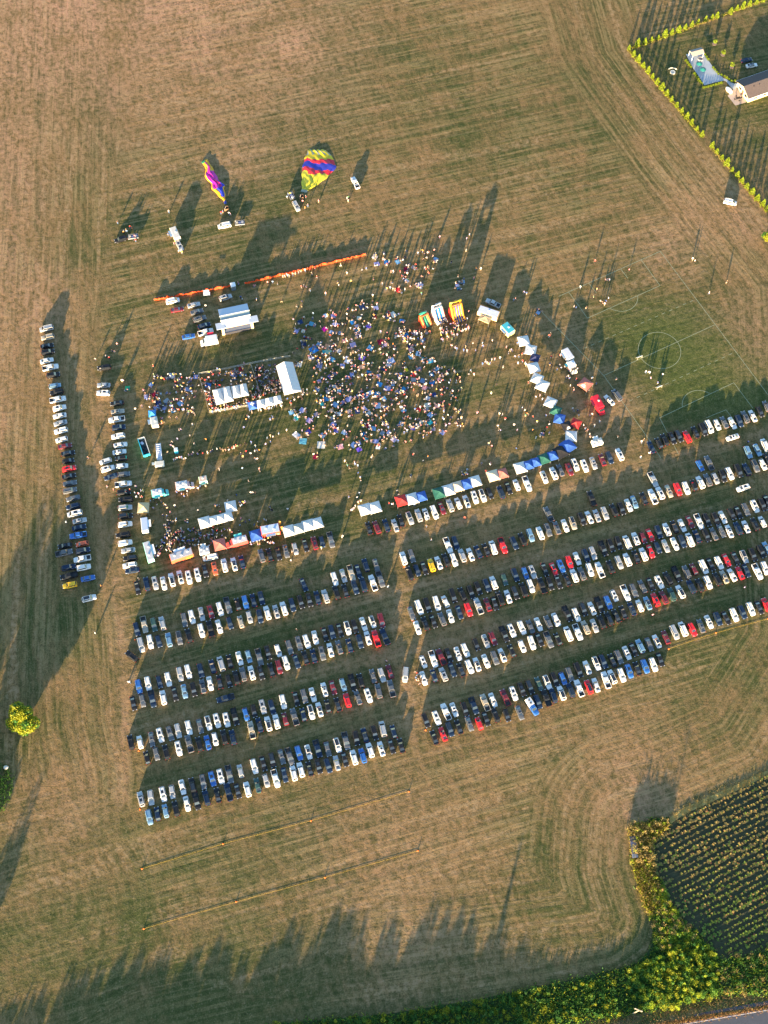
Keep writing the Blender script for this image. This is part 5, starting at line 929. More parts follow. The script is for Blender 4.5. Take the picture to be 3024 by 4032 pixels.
blob(M5, CR, 290, 'mix', .5); blob(M5, [(330, 850), (700, 560), (1300, 600), (1500, 1100), (1250, 1330), (500, 1350)], 110, 'seated', .4); blob(M5, [(1200, 340), (1420, 380), (1450, 500), (1220, 480)], 40, 'mix'); blob(M5, [(1580, 700), (1800, 780), (1850, 1000), (1850, 1350), (1650, 1400)], 75, 'mix', .5)
blob(Q, [(720, 1030), (1300, 960), (1300, 1120), (1150, 1300), (900, 1380), (700, 1450), (560, 1540), (640, 1420), (900, 1300)], 48, 'mix', .6)
print('PEOPLE', len(PEOPLE), 'explicit', nexp, 'blankets', len(BLANK))
LM = [('teal food truck', S2(320, 225)), ('pink step van', S2(575, 150)), ('mint trailer', S2(775, 105)), ('long red trailer', S2(550, 865)), ('tan canopy', S2(162, 372)), ('bright red trailer', S2(1440, 610)), ('four white canopies', S2(890, 490)), ('ticket booth', W5(325, 1215)), ('beer garden', V(420, 900)), ('frame tent', V(910, 800)), ('concert stage', V(460, 300)),
      ('yellow balloon', Q(300, 350)), ('magenta balloon', U(920, 450)), ('black SUV', U(155, 918)), ('orange barrier', Q(60, 1200)), ('striped slide', I6(660, 430)), ('teal roofed trailer', K4(625, 395)), ('red box truck', K4(1365, 1010)), ('centre circle', T(800, 965)), ('penalty area', T(500, 500)), ('white pickup', Q(620, 455)), ('dark blue canopy', K4(845, 633)), ('bend of canopies', TI(855, 390)),
      ('red canopy', TH4(590, 555)), ('field exit tents', TH4(270, 640)), ('dark green canopy', TH4(965, 485)), ('yellow SUV', TC(380, 447)), ('salmon canopy', TH4(1605, 285)), ('open field middle', K4(300, 900)), ('left car columns', L1(900, 700)), ('yellow hatchback', L2(570, 1045)), ('lone silver van', TB(1395, 398)), ('hedge side van', at(2875, 795)), ('magenta blanket', M5(455, 372)), ('purple blanket', M5(830, 662)), ('large grey blanket', M5(420, 1535)), ('cyan blanket', M5(1518, 693)), ('violet blanket', M5(1345, 1365)), ('box trailer', K4(1110, 605)), ('small cream trailer', W5(280, 800)), ('long marquee', V(720, 1010)), ('craft tent gap', TI(600, 200))]
# individuals: every one standing apart, then the nearest of the rest, three hundred in all
cand = sorted(range(len(PEOPLE)), key=lambda i: PEOPLE[i]['y'] ** 2 + PEOPLE[i]['x'] ** 2); IND = set(cand[:300])
grp = {}
for i in IND:
    p = PEOPLE[i]; lm = min(LM, key=lambda l: (l[1].x - p['x']) ** 2 + (l[1].y - p['y']) ** 2)[0]; grp.setdefault(lm, []).append(i)
PN = {'stand': 'standing', 'walk': 'walking', 'talk': 'standing', 'seated': 'seated'}
for lm, L in grp.items():
    L.sort(key=lambda i: PEOPLE[i]['x'])
    for n_, i in enumerate(L):
        p = PEOPLE[i]; lb = '%s person, %s top, %s trousers, %s from left near the %s' % (PN[p['pose']], p['top'], p['bot'], nth(n_ + 1), lm)
        o = bpy.data.objects.new('person', PME[p['pose']]); COL.objects.link(o); o.location = (p['x'], p['y'], .01); o.rotation_euler = (0, 0, p['a']); o.scale = (p['s'],) * 3; tag(o, lb, 'person', 'people at the festival')
        for k, mt in enumerate((clo(p['top']), clo(p['bot']), skn(p['sk']))): o.material_slots[k].link = 'OBJECT'; o.material_slots[k].material = mt
        h = bpy.data.objects.new('hair', PME[p['pose'], 'h']); COL.objects.link(h); h.parent = o; h.material_slots[0].link = 'OBJECT'; h.material_slots[0].material = hrc(p['hr'])
names = list(CLO); pm = [clo(c) for c in names] + [skn(c) for c in SKN] + [hrc(c) for c in HRC] + [SHOE]; ci = {c: i for i, c in enumerate(names)}; si = {c: len(names) + i for i, c in enumerate(SKN)}; hi_ = {c: len(names) + len(SKN) + i for i, c in enumerate(HRC)}; sh_ = len(pm) - 1
AR = {}
for pz, (v_, f_, r_) in POSES.items():
    tv, tf, tr_ = list(v_), [], []
    for f, r0 in zip(f_, r_):
        tf += [(f[0], f[i], f[i + 1]) for i in range(1, len(f) - 1)]; tr_ += [r0] * (len(f) - 2)
    b = len(tv); tv += HAIR[pz].v
    for f in HAIR[pz].f: g_ = [b + q for q in f]; tf += [(g_[0], g_[i], g_[i + 1]) for i in range(1, len(g_) - 1)]; tr_ += [4] * (len(g_) - 2)
    AR[pz] = (np.array(tv), np.array(tf), np.array(tr_))
VV, FF, MM = [], [], []; base = 0
for i, p in enumerate(PEOPLE):
    if i in IND: continue
    v_, f_, r_ = AR[p['pose']]; ca, sa = math.cos(p['a']) * p['s'], math.sin(p['a']) * p['s']
    VV.append(np.stack([p['x'] + v_[:, 0] * ca - v_[:, 1] * sa, p['y'] + v_[:, 0] * sa + v_[:, 1] * ca, v_[:, 2] * p['s'] + .01], 1)); FF.append(f_ + base); base += len(v_)
    lut = np.array([ci[p['top']], ci[p['bot']], si[p['sk']], sh_, hi_[p['hr']]]); MM.append(lut[r_])
o = bigmesh('festival_crowd', np.concatenate(VV), np.concatenate(FF), pm, np.concatenate(MM)); tag(o, 'dense festival crowd sitting and standing beyond the nearest people', 'crowd', None, 'stuff')

# ---------------------------------------------------------------- foliage helpers
def leaves(n, fn, seed, size=(.25, .45), flat=.3):
    """numpy leaf quads; fn(rng, n) -> positions (n,3) and outward normals (n,3)"""
    g = np.random.default_rng(seed); p, nr = fn(g, n); n = len(p); s = g.uniform(size[0], size[1], n)[:, None]
    r = g.normal(size=(n, 3)) + nr * flat; r /= np.linalg.norm(r, axis=1)[:, None]; t = np.cross(r, g.normal(size=(n, 3))); t /= np.linalg.norm(t, axis=1)[:, None]; b = np.cross(r, t)
    v = np.stack([p - t * s, p - b * s * .45, p + t * s, p + b * s * .45], 1).reshape(-1, 3); f = np.arange(n * 4).reshape(n, 4); return v, f
def lump(cx, rx, ry, rz, k, seed):
    g = np.random.default_rng(seed); c = g.normal(size=(k, 3)); c /= np.linalg.norm(c, axis=1)[:, None]; c *= g.uniform(.45, .85, (k, 1)); c = c * [rx, ry, rz] + cx; rad = g.uniform(.28, .46, k) * min(rx, ry)
    def fn(r, n):
        w = r.integers(0, k, n); d = r.normal(size=(n, 3)); d /= np.linalg.norm(d, axis=1)[:, None]; q = c[w] + d * (rad[w] * r.uniform(.7, 1.08, n))[:, None]; return q, d
    return fn
def leafmat(nm, c, tr=.35): return pmat('leaf_' + nm, c, .6, var=.35, vscale=.9, spec=.3, transl=tr)
LIME = leafmat('sunlit_lime', (.30, .32, .022)); DEEP = leafmat('deep_green', (.05, .15, .03)); MIDG = leafmat('mid_green', (.13, .26, .035)); BARK = pmat('bark', (.09, .065, .045), .9, var=.3, vscale=6); STRAW = leafmat('straw', (.38, .28, .10), .3)
def tree(pos, h, rx, ry, n, label, mat, seed, group=None, conifer=False, sz=(.22, .42), shared=None, nm=None):
    r = empty(nm or ('conifer' if conifer else 'broadleaf_tree'), (pos[0], pos[1], 0)); tag(r, label, 'tree', group)
    g = MB(); g.tube([(0, 0, 0), (.05, .03, h * .35), (0, .05, h * .75)], [h * .030 + .05, h * .022 + .03, h * .008 + .01], 8); rr_ = random.Random(seed)
    if not conifer:
        for i in range(7): a = i * .9 + rr_.random(); z = h * (.25 + .06 * i); g.tube([(0, 0, z), (rx * .3 * math.cos(a), rx * .3 * math.sin(a), z + h * .10), (rx * .6 * math.cos(a), rx * .6 * math.sin(a), z + h * .18)], [.12, .07, .03], 5)
    g.build('trunk', BARK, r)
    if conifer:
        def fn(q, n): t = q.uniform(0, 1, n) ** 1.3; a = q.uniform(0, 6.283, n); rad = rx * (1 - t) ** .75 * q.uniform(.55, 1.08, n) * (1 + .15 * np.sin(a * 3 + t * 20)); return np.stack([rad * np.cos(a), rad * np.sin(a), .15 + t * (h - .15)], 1), np.stack([np.cos(a), np.sin(a), .4 + 0 * a], 1)
    else: fn = lump(np.array([0, 0, h * .58]), rx, ry, h * .42, 26, seed)
    v, f = leaves(n, fn, seed, sz); o = bigmesh('crown', v, f, [mat, MIDG, DEEP], np.digitize(np.sin(v[::4, 0] * 1.9 + seed) + np.sin(v[::4, 1] * 2.3) + np.sin(v[::4, 2] * 2.1), [.55, 1.25])); o.parent = r; return r  # deeper leaf greens by position paint in the dark gaps of the crown
p = at(85, 2832, 4.2); tree(p, 8.3, 4.5, 5.2, 11000, 'lone broadleaf tree with sunlit yellow green crown at left edge', LIME, 4, sz=(.25, .5))
p = at(-78, 2885, 3); tree(p, 9.2, 5.2, 5.2, 7000, 'leafy tree just outside the left edge beside the lone tree', DEEP, 14)
p = at(-85, 3130, 3); tree(p, 8.0, 4.6, 4.6, 5000, 'leafy tree half outside the left edge below the lone tree', DEEP, 5)
p = at(-250, 3000, 3); tree(p, 9.0, 6, 6, 4500, 'leafy tree outside the left edge', DEEP, 6)
p = at(-210, 3400, 3); tree(p, 9.5, 6, 6, 4500, 'leafy tree outside the left edge near the lower corner', DEEP, 9)
p = at(-230, 4000, 3); tree(p, 6.5, 4, 4, 3500, 'smaller leafy tree outside the lower left corner', DEEP, 10)
rt = random.Random(12)
for i, (x, tipy) in enumerate(((-92, 20), (-85, 24), (-78, 30), (-71, 34), (-64, 38), (-57, 41), (-50, 44), (-44, 43), (-38, 47), (-32, 46), (-26, 50), (-20, 48), (-14, 53), (-8, 55), (-2, 52), (4, 54), (10, 56), (16, 55), (22, 59), (28, 61), (34, 58), (40, 52), (46, 46))):
    y0 = -22 + rt.uniform(-2, 2); x0 = x - 21; h = (tipy - y0) / math.cos(R(90) - AZ) * math.tan(EL)
    tree((x0, y0), h * .90, 7.2, 5.5, 6500, 'roadside tree %s along the road below the picture' % nth(i + 1), DEEP, 30 + i, 'trees across the road', sz=(.4, .7))
tree((16.5, -21), 11.6, 1.3, 1.3, 2600, 'tall narrow conifer across the road', DEEP, 77, conifer=True)
tree((58, -20), 9.6, 4.4, 4, 2200, 'roadside tree at the right end of the row', DEEP, 78); 
# conifer hedge around the garden
ARB = []
for tl, s in ((HH, "408 425 485 395 552 375 612 350 672 332 733 307 795 285 857 264 917 240 975 217 1033 190 1100 167 1158 152 1203 137 1328 97 1382 70 1440 48 1498 27 1560 12 1622 -6"), (HH, "450 482 492 532 537 584 580 634 620 682 662 734 707 782 750 834 793 887 840 939 885 992 930 1047 975 1095 1022 1150 1068 1205 1160 1305 1203 1357 1248 1412 1292 1464 1340 1524 1388 1572 1428 1624"), (RR, "770 66 817 121 862 173 912 223 950 270 995 320")):
    q = [float(a) for a in s.split()]
    ARB += [(tl(q[i], q[i + 1], 1.2), tl is HH and s[0:7] == '408 425') for i in range(0, len(q), 2)]
protos = []
for k in range(3):
    def fnA(q, n): t = q.uniform(0, 1, n) ** 1.2; a = q.uniform(0, 6.283, n); rad = .86 * (1 - t) ** .6 * q.uniform(.6, 1.1, n) * (1 + .2 * np.sin(a * 3 + t * 9 + k)); return np.stack([rad * np.cos(a), rad * np.sin(a), 1 * .1 + t * 3.0], 1), np.stack([np.cos(a), np.sin(a), .4 + 0 * a], 1)
    v, f = leaves(420, fnA, 90 + k, (.14, .26)); o = bigmesh('crown', v, f, [leafmat('hedge_lime', (.21, .28, .014), .3)], np.zeros(len(f))); g = MB(); g.tube([(0, 0, 0), (0, 0, 1.6)], [.07, .03], 6); protos.append((o.data, g.mesh('trunk', [BARK]))); bpy.data.objects.remove(o)
na = nb2 = 0
for p, up in ARB:
    if up: na += 1; lb = '%s conifer from the left corner along the upper hedge row' % nth(na)
    else: nb2 += 1; lb = '%s conifer counting down the long diagonal hedge row' % nth(nb2)
    r = empty('hedge_conifer', (p.x, p.y, 0), prd.uniform(0, 6)); s = prd.uniform(.74, 1.2); r.scale = (s, s * prd.uniform(.85, 1.15), s * prd.uniform(.85, 1.1)); tag(r, lb, 'conifer', 'young conifers of the hedge rows'); k = prd.choice(protos)
    for nm, me in (('crown', k[0]), ('trunk', k[1])): o = bpy.data.objects.new(nm, me); COL.objects.link(o); o.parent = r
def tuft(name, fn_pts, n, mats, size, label, seed, hgt=(.12, .28), cat='grass'):
    """upright blades"""
    g = np.random.default_rng(seed); p = fn_pts(g, n); n = len(p); a = g.uniform(0, 6.283, n); hh = g.uniform(*hgt, n); wd = size * g.uniform(.6, 1.3, n); lean = g.normal(0, .35, (n, 2)) * hh[:, None]
    dx, dy = np.cos(a) * wd, np.sin(a) * wd; z0 = np.zeros(n)
    v = np.stack([np.stack([p[:, 0] - dx, p[:, 1] - dy, z0], 1), np.stack([p[:, 0] + dx, p[:, 1] + dy, z0], 1), np.stack([p[:, 0] + lean[:, 0] + dx * .4, p[:, 1] + lean[:, 1] + dy * .4, hh], 1), np.stack([p[:, 0] + lean[:, 0] - dx * .4, p[:, 1] + lean[:, 1] - dy * .4, hh], 1)], 1).reshape(-1, 3)
    o = bigmesh(name, v, np.arange(n * 4).reshape(n, 4), mats, g.integers(0, len(mats), n)); tag(o, label, cat, None, 'stuff'); return o
def along(pts, w_):
    P = np.array([(a[0], a[1]) for a in pts]); d = np.hypot(*(P[1:] - P[:-1]).T); cs = np.concatenate([[0], np.cumsum(d)])
    def fn(g, n): t = g.uniform(0, cs[-1], n); x = np.interp(t, cs, P[:, 0]); y = np.interp(t, cs, P[:, 1]); return np.stack([x + g.normal(0, w_, n), y + g.normal(0, w_, n)], 1)
    return fn
def inside(P, holes=()):
    A = [(a[0], a[1]) for a in P]; x0, x1 = min(a[0] for a in A), max(a[0] for a in A); y0, y1 = min(a[1] for a in A), max(a[1] for a in A)
    def fn(g, n):
        out = []; c = 0
        while c < n: x = g.uniform(x0, x1, n); y = g.uniform(y0, y1, n); m = poly_sd(x, y, A) > g.normal(0, .5, n); out.append(np.stack([x[m], y[m]], 1)); c += m.sum()
        return np.concatenate(out)[:n]
    return fn
tuft('hedge_grass', along([HH(430, 430), HH(500, 415), HH(700, 345), HH(1210, 150), HH(1320, 110), HH(1660, -10)], .35), 2600, [LIME, STRAW], .10, 'long bright grass fringing the foot of the upper hedge row', 50)
tuft('hedge_grass', along([HH(400, 450), HH(620, 710), HH(1068, 1235)], .35), 3000, [LIME, LIME, STRAW], .10, 'long bright grass along the foot of the diagonal hedge', 51)
tuft('hedge_grass', along([HH(1150, 1325), HH(1340, 1545), RR(740, 60), RR(950, 300)], .35), 2400, [LIME, STRAW], .10, 'long bright grass along the lower end of the diagonal hedge', 52)
tree(at(3018, 940, 1.5), 4.6, 1.9, 1.9, 1800, 'bright bushy tree at the right edge below the hedge', LIME, 55, sz=(.15, .3))
# ---------------------------------------------------------------- the garden and house at top right
CONC = pmat('concrete', (.36, .40, .45), .85, var=.22, vscale=.35); TERR = pmat('terrace', (.46, .36, .30), .85, var=.18, vscale=.4)  # concrete colour has the blue of the patio's shade mixed in
sheet('patio', [HP(*q) for q in ((3, 100), (190, 68), (262, 170), (330, 268), (430, 370), (445, 402), (330, 425), (215, 458), (150, 350), (82, 255))], .012, CONC)
sheet('garden_path', [HP(*q) for q in ((428, 375), (470, 385), (560, 440), (600, 430), (612, 455), (560, 512), (530, 490), (470, 415), (443, 402))], .016, CONC)
sheet('terrace', [HP(*q) for q in ((545, 515), (612, 450), (700, 655), (575, 692), (485, 580))], .012, TERR)
def shrubs(tl, pts, step, label, h=.75, first=0):
    P = [tl(*q, .4) for q in pts]; k = first
    for a, b in zip(P[:-1], P[1:]):
        L = (b - a).length; n = max(1, int(L / step))
        for i in range(n):
            k += 1; c = a + (b - a) * (i / n); r = empty('patio_shrub', (c.x, c.y, 0), prd.uniform(0, 6)); tag(r, '%s rounded shrub along the %s' % (nth(k), label), 'shrub', 'small shrubs edging the patio'); s = prd.uniform(.5, .68); r.scale = (s, s, s * .42)
            pr = prd.choice(protos); o = bpy.data.objects.new('crown', pr[0]); COL.objects.link(o); o.parent = r
shrubs(HP, [(5, 165), (45, 215), (82, 262)], .95, 'upper left patio edge'); shrubs(HP, [(105, 315), (150, 385), (200, 452)], .95, 'lower left patio edge'); shrubs(HP, [(210, 478), (320, 450), (445, 415)], .9, 'bottom patio edge')
shrubs(HP, [(225, 95), (260, 150), (292, 185)], .95, 'upper right patio edge'); shrubs(HP, [(320, 248), (380, 320), (450, 345), (530, 405), (610, 395)], .95, 'path to the house')
for i, (x, y, w_) in enumerate(((1180, 380, 'nearest the patio roof'), (1255, 478, 'in the middle of the lawn'), (1335, 588, 'nearest the two parked cars'))):
    p = HH(x, y, .8); tree(p, 2.1, .85, .85, 420, 'young yellow green tree %s' % w_, leafmat('hedge_lime', (.21, .28, .014), .3), 60 + i, 'young garden trees', sz=(.12, .22)); g = MB(); g.tube([(p.x, p.y - .2, .0), (p.x, p.y - .2, .03)], .85, 14); o = g.build('mulch_ring', pmat('mulch', (.28, .18, .14), .9)); tag(o, 'round mulch bed under the young tree %s' % w_, 'mulch bed', 'mulch beds')
def pavilion():
    c, rz, wx, wy = bbox_frame([HP(88, 125, 2.6), HP(218, 82, 2.6), HP(178, 22, 2.6), HP(35, 52, 2.6)]); r = empty('pavilion', (c.x, c.y, 0), rz); tag(r, 'grey roofed garden pavilion at the upper end of the patio', 'pavilion')
    g = MB(); hx, hy = wx / 2, wy / 2; rg = [(-hx, 0, 3.2), (hx, 0, 3.2)]
    g.add([(-hx, -hy, 2.6), (hx, -hy, 2.6), (hx, 0, 3.25), (-hx, 0, 3.25), (hx, hy, 2.6), (-hx, hy, 2.6)] + [(-hx, -hy, 2.5), (hx, -hy, 2.5), (hx, hy, 2.5), (-hx, hy, 2.5)], [(0, 1, 2, 3), (3, 2, 4, 5), (6, 7, 1, 0), (8, 9, 5, 4), (6, 9, 8, 7), (7, 8, 4, 2, 1), (9, 6, 0, 3, 5)]); g.build('roof', pmat('shingle_grey', (.28, .25, .23), .9, var=.2, vscale=2), r)
    for a in (-1, 1):
        for b in (-1, 1): g = MB(); g.box((a * (hx - .2), b * (hy - .2), 1.25), (.18, .18, 2.5)); g.build('post', WHITE, r)
pavilion()
for i, (x, y) in enumerate(((155, 215), (197, 282))):
    p = HP(x, y, 1.5); r = empty('garden_umbrella', (p.x, p.y, 0), .3); tag(r, ['dark green garden umbrella in the middle of the patio', 'dark green garden umbrella at the lower patio'][i], 'umbrella', 'garden umbrellas'); g = MB(); g.rings([[(a_ * math.cos(2 * math.pi * k / 8), a_ * math.sin(2 * math.pi * k / 8), z) for k in range(8)] for a_, z in ((1.25, 1.9), (.6, 2.2), (.04, 2.45))]); g.build('shade', solid('umbrella_green', (.02, .17, .15)), r); g = MB(); g.tube([(0, 0, 0), (0, 0, 2.3)], .04, 6); g.build('pole', POLE, r)
p = HP(172, 150, .3); r = empty('fire_pit', (p.x, p.y, 0)); tag(r, 'round stone fire pit on the patio below the pavilion', 'fire pit'); g = MB(); g.rings([[(a_ * math.cos(2 * math.pi * k / 20), a_ * math.sin(2 * math.pi * k / 20), z) for k in range(20)] for a_, z in ((1.05, 0), (1.05, .45), (.7, .45), (.68, .1))]); g.build('stone_ring', pmat('stone', (.34, .31, .30), .8, var=.2, vscale=3), r)
p = HH(800, 650, .3); r = empty('fire_pit', (p.x, p.y, 0)); tag(r, 'stone fire pit with curved bench on the lawn beside the hedge', 'fire pit'); g = MB(); g.rings([[(a_ * math.cos(2 * math.pi * k / 20), a_ * math.sin(2 * math.pi * k / 20), z) for k in range(20)] for a_, z in ((.95, 0), (.95, .4), (.6, .4), (.58, .1))]); g.build('stone_ring', pmat('stone_pale', (.6, .58, .52), .8, var=.2, vscale=3), r)
g = MB(); g.tube([(2.0 * math.cos(a_), 2.0 * math.sin(a_), .35) for a_ in np.linspace(.7, 2.5, 10)], .2, 6); g.build('curved_bench', pmat('bench_pale', (.62, .58, .44), .8), r)
p = HP(503, 512, .5); r = empty('garden_tub', (p.x, p.y, 0), R(-52)); tag(r, 'white oval tub beside the terrace', 'tub'); g = MB(); g.rings([[(a_ * 1.7 * math.cos(2 * math.pi * k / 20), a_ * .85 * math.sin(2 * math.pi * k / 20), z) for k in range(20)] for a_, z in ((.85, 0), (1, .6), (.9, .8), (.6, .85))]); g.build('shell', WHITE, r)
p = HP(605, 608, .5); r = empty('patio_table', (p.x, p.y, 0), R(20)); tag(r, 'dark table with chairs on the pink terrace', 'table'); g = MB(); g.box((0, 0, .74), (1.7, .9, .06)); g.build('tabletop', TRIM, r)
for a in (-.7, .7):
    for b in (-.35, .35): g = MB(); g.tube([(a, b, 0), (a, b, .72)], .04, 6); g.build('leg', TRIM, r)
for k in range(4): a = k * math.pi / 2 + .4; o_ = empty('patio_chair', (p.x + 1.25 * math.cos(a), p.y + 1.1 * math.sin(a), 0), a); tag(o_, '%s dark chair around the terrace table, counted from its right side' % nth(k + 1), 'chair', 'chairs around the terrace table'); g = MB(); g.box((0, 0, .42), (.45, .45, .06)); g.build('seat', TRIM, o_); g = MB(); g.box((.22, 0, .7), (.05, .45, .5)); g.build('backrest', TRIM, o_); [MB().tube([(x_, y_, 0), (x_, y_, .4)], .025, 5).build('leg', TRIM, o_) for x_ in (-.2, .2) for y_ in (-.2, .2)]
def house():
    e = 2.8; a = HP(730, 600, e); b = HP(952, 522, e); c = HP(610, 410, e); ax = (b - a).normalized(); nrm2 = Vector((-ax.y, ax.x, 0)); wd = (c - a).dot(nrm2); Lh = 26; rz = math.atan2(ax.y, ax.x); a = a + ax * .3
    r = empty('house', (a.x, a.y, 0), rz); tag(r, 'long single storey house with cream walls and dark gabled roof', 'house'); wall = pmat('cream_wall', (.70, .60, .34), .85, var=.06, vscale=1); rf = pmat('roof_shingle', (.085, .068, .066), .9, var=.25, vscale=1.6); p_ = wd * .5; rh = e + wd * .21
    g = MB(); g.poly([(0, 0), (Lh, 0), (Lh, wd), (0, wd)], 0, e - .02); g.add([(0.001, 0, e - .03), (0.001, wd, e - .03), (0.001, p_, rh - .1), (.2, 0, e - .03), (.2, wd, e - .03), (.2, p_, rh - .1)], [(0, 2, 1), (3, 4, 5), (0, 3, 5, 2), (2, 5, 4, 1)]); g.build('wall', wall, r)
    for s, y0, y1 in ((0, -.5, p_), (1, wd + .5, p_)):
        g = MB(); z0 = e - .12; tk = .18; vs = [(-.6, y0, z0), (Lh, y0, z0), (Lh, y1, rh), (-.6, y1, rh)]; g.add(vs + [(x, y, z - tk) for x, y, z in vs], [(0, 1, 2, 3), (7, 6, 5, 4), (0, 4, 5, 1), (2, 6, 7, 3), (3, 7, 4, 0), (1, 5, 6, 2)] if s == 0 else [(3, 2, 1, 0), (4, 5, 6, 7), (1, 5, 4, 0), (3, 7, 6, 2), (0, 4, 7, 3), (2, 6, 5, 1)]); g.build('roof_slope', rf, r)
        g = MB(); g.box((Lh / 2 - .3, y0, z0 - .12), (Lh + .6, .12, .22)); g.build('gutter', WHITE, r)
    for x in (3.2, 5.6, 12): g = MB(); g.tube([(x, p_ * .72, rh - 1.2), (x, p_ * .72, rh - .25)], .16, 8); g.build('roof_vent', TRIM, r)
    g = MB(); g.box((13, wd * .72, rh - .8), (1.3, 1.0, .12)); g.build('skylight', GLASS, r)
    for y in (wd * .25, wd * .72): g = MB(); g.box((-.02, y, 1.5), (.05, 1.5, 1.2)); w1 = g.build('window', GLASS, r); g = MB(); g.box((-.05, y, 2.16), (.06, 1.7, .1)); g.box((-.05, y, .84), (.06, 1.7, .1)); g.build('frame', WHITE, w1)
    g = MB(); g.box((-.02, wd * .5, 1.1), (.05, 1.0, 2.1)); g.build('door', solid('door_brown', (.20, .08, .05)), r)
    for x in (3, 7, 11, 15): g = MB(); g.box((x, -.02, 1.5), (1.6, .05, 1.1)); g.build('window', GLASS, r)
house()
# ---------------------------------------------------------------- crop field, weeds, road at the lower right
SOIL = pmat('soil', (.046, .048, .020), .95, var=.45, vscale=.8)
CP_ = [BR(*q) for q in ((715, 425), (800, 350), (880, 290), (975, 215), (1200, 105), (1500, -35), (2600, -560), (2600, 1200), (1660, 1325), (1340, 1400), (1200, 1340), (1100, 1200), (960, 1085), (880, 1000), (850, 925), (720, 690), (705, 520))]
sheet('crop_soil', CP_, .012, SOIL)
def crops():
    a, b = BR(740, 620), BR(1640, 165); d = (b - a).normalized(); n_ = Vector((-d.y, d.x, 0)); A = [(q[0], q[1]) for q in CP_]; g = np.random.default_rng(8); P = []; ridge = MB()
    o = BR(1200, 700); sp = 1.65
    for i in range(-40, 40):
        base = o + n_ * (i * sp); ts = np.arange(-60, 75, 1.0); x = base.x + d.x * ts; y = base.y + d.y * ts; m = poly_sd(x, y, A) > .6; x, y, tt = x[m], y[m], ts[m]
        for k in range(len(x)):
            if g.random() < .93: P.append((x[k] + g.normal(0, .22), y[k] + g.normal(0, .16), i))
        if len(x) > 3:
            p0 = base + d * float(tt[0]); p1 = base + d * float(tt[-1]); w2 = n_ * .42; c_ = n_ * 0
            ridge.add([tuple(p0 - w2 + Vector((0, 0, .013))), tuple(p1 - w2 + Vector((0, 0, .013))), (p1.x, p1.y, .2), (p0.x, p0.y, .2), tuple(p1 + w2 + Vector((0, 0, .013))), tuple(p0 + w2 + Vector((0, 0, .013)))], [(0, 1, 2, 3), (3, 2, 4, 5)])
    o = ridge.build('furrow_ridges', SOIL); tag(o, kind='structure')
    P = np.array(P); L = 13; n = len(P); c = np.repeat(P[:, :2], L, 0); pat = .5 + .5 * np.sin(P[:, 0] * .21 + 2 * np.sin(P[:, 1] * .13)) * np.sin(P[:, 1] * .17 + P[:, 2] * .9); vig = np.repeat(np.clip(g.uniform(.45, 1.2, n) * (.65 + .6 * pat), .3, 1.5), L); low = (c[:, 1] < BR(1100, 850).y); an = g.uniform(0, 6.283, n * L); ln = g.uniform(.42, .80, n * L) * vig; wd = .20 * vig; h0 = g.uniform(.15, .5, n * L); h1 = h0 + g.uniform(.0, .22, n * L)
    dx, dy = np.cos(an), np.sin(an); z = lambda q: q
    v = np.stack([np.stack([c[:, 0], c[:, 1], h0], 1), np.stack([c[:, 0] + dx * ln * .6 - dy * wd, c[:, 1] + dy * ln * .6 + dx * wd, h1 + .1], 1), np.stack([c[:, 0] + dx * ln, c[:, 1] + dy * ln, h1 - .02], 1), np.stack([c[:, 0] + dx * ln * .6 + dy * wd, c[:, 1] + dy * ln * .6 - dx * wd, h1 + .06], 1)], 1).reshape(-1, 3)
    frac = np.clip((c[:, 1] - BR(0, 1200).y) / (BR(0, 300).y - BR(0, 1200).y), 0, 1); r_ = g.random(n * L); mi = np.where(r_ < frac * .75, 1, np.where(r_ > .93, 2, 0))
    o = bigmesh('crop_plants', v, np.arange(n * L * 4).reshape(-1, 4), [leafmat('crop_green', (.19, .27, .045)), leafmat('crop_dry', (.40, .30, .10)), leafmat('crop_rust', (.30, .13, .07))], mi); tag(o, 'rows of leafy crop plants on dark soil, drier towards the top', 'crops', None, 'stuff')
crops()
WD = [BR(*q) for q in ((520, 345), (640, 290), (700, 258), (850, 240), (860, 300), (790, 360), (720, 420), (705, 520), (720, 690), (850, 925), (880, 1000), (960, 1085), (1100, 1200), (1190, 1335), (1300, 1410), (1660, 1330), (2200, 1240), (2200, 1640), (1659, 1690), (1250, 1695), (850, 1800), (650, 1835), (400, 1870), (-600, 2060), (-1500, 2230), (-2450, 2420), (-2450, 1940), (-1440, 1850), (-700, 1730), (0, 1583), (230, 1530), (450, 1475), (560, 1450), (640, 1390), (700, 1310), (735, 1210), (725, 1110), (680, 1010), (620, 860), (565, 640), (530, 430))]
sheet('weed_bank', WD, .014, pmat('weed_ground', (.035, .06, .015), .95, var=.4, vscale=.6))
tuft('weeds', inside(WD), 30000, [LIME, DEEP, MIDG, DEEP], .11, 'dense green weeds and tall grasses on the bank round the field corner', 61, (.4, 1.25), 'weeds')
tuft('dry_weeds', inside([BR(*q) for q in ((520, 345), (640, 290), (860, 300), (720, 420), (705, 520), (710, 700), (760, 840), (740, 1000), (690, 1020), (620, 860), (530, 430))]), 9000, [STRAW, STRAW, LIME, leafmat('olive_seed', (.22, .20, .05))], .10, 'tall straw coloured grasses on the upper part of the bank', 62, (.7, 1.6), 'grass')
DGS = [BR(*q) for q in ((855, 250), (930, 190), (1000, 155), (1400, -20), (2400, -480), (2430, -440), (1430, 15), (1010, 205), (930, 250), (860, 300))]
sheet('dry_strip', DGS, .018, pmat('straw_ground', (.46, .33, .11), .95, var=.25, vscale=1.5))
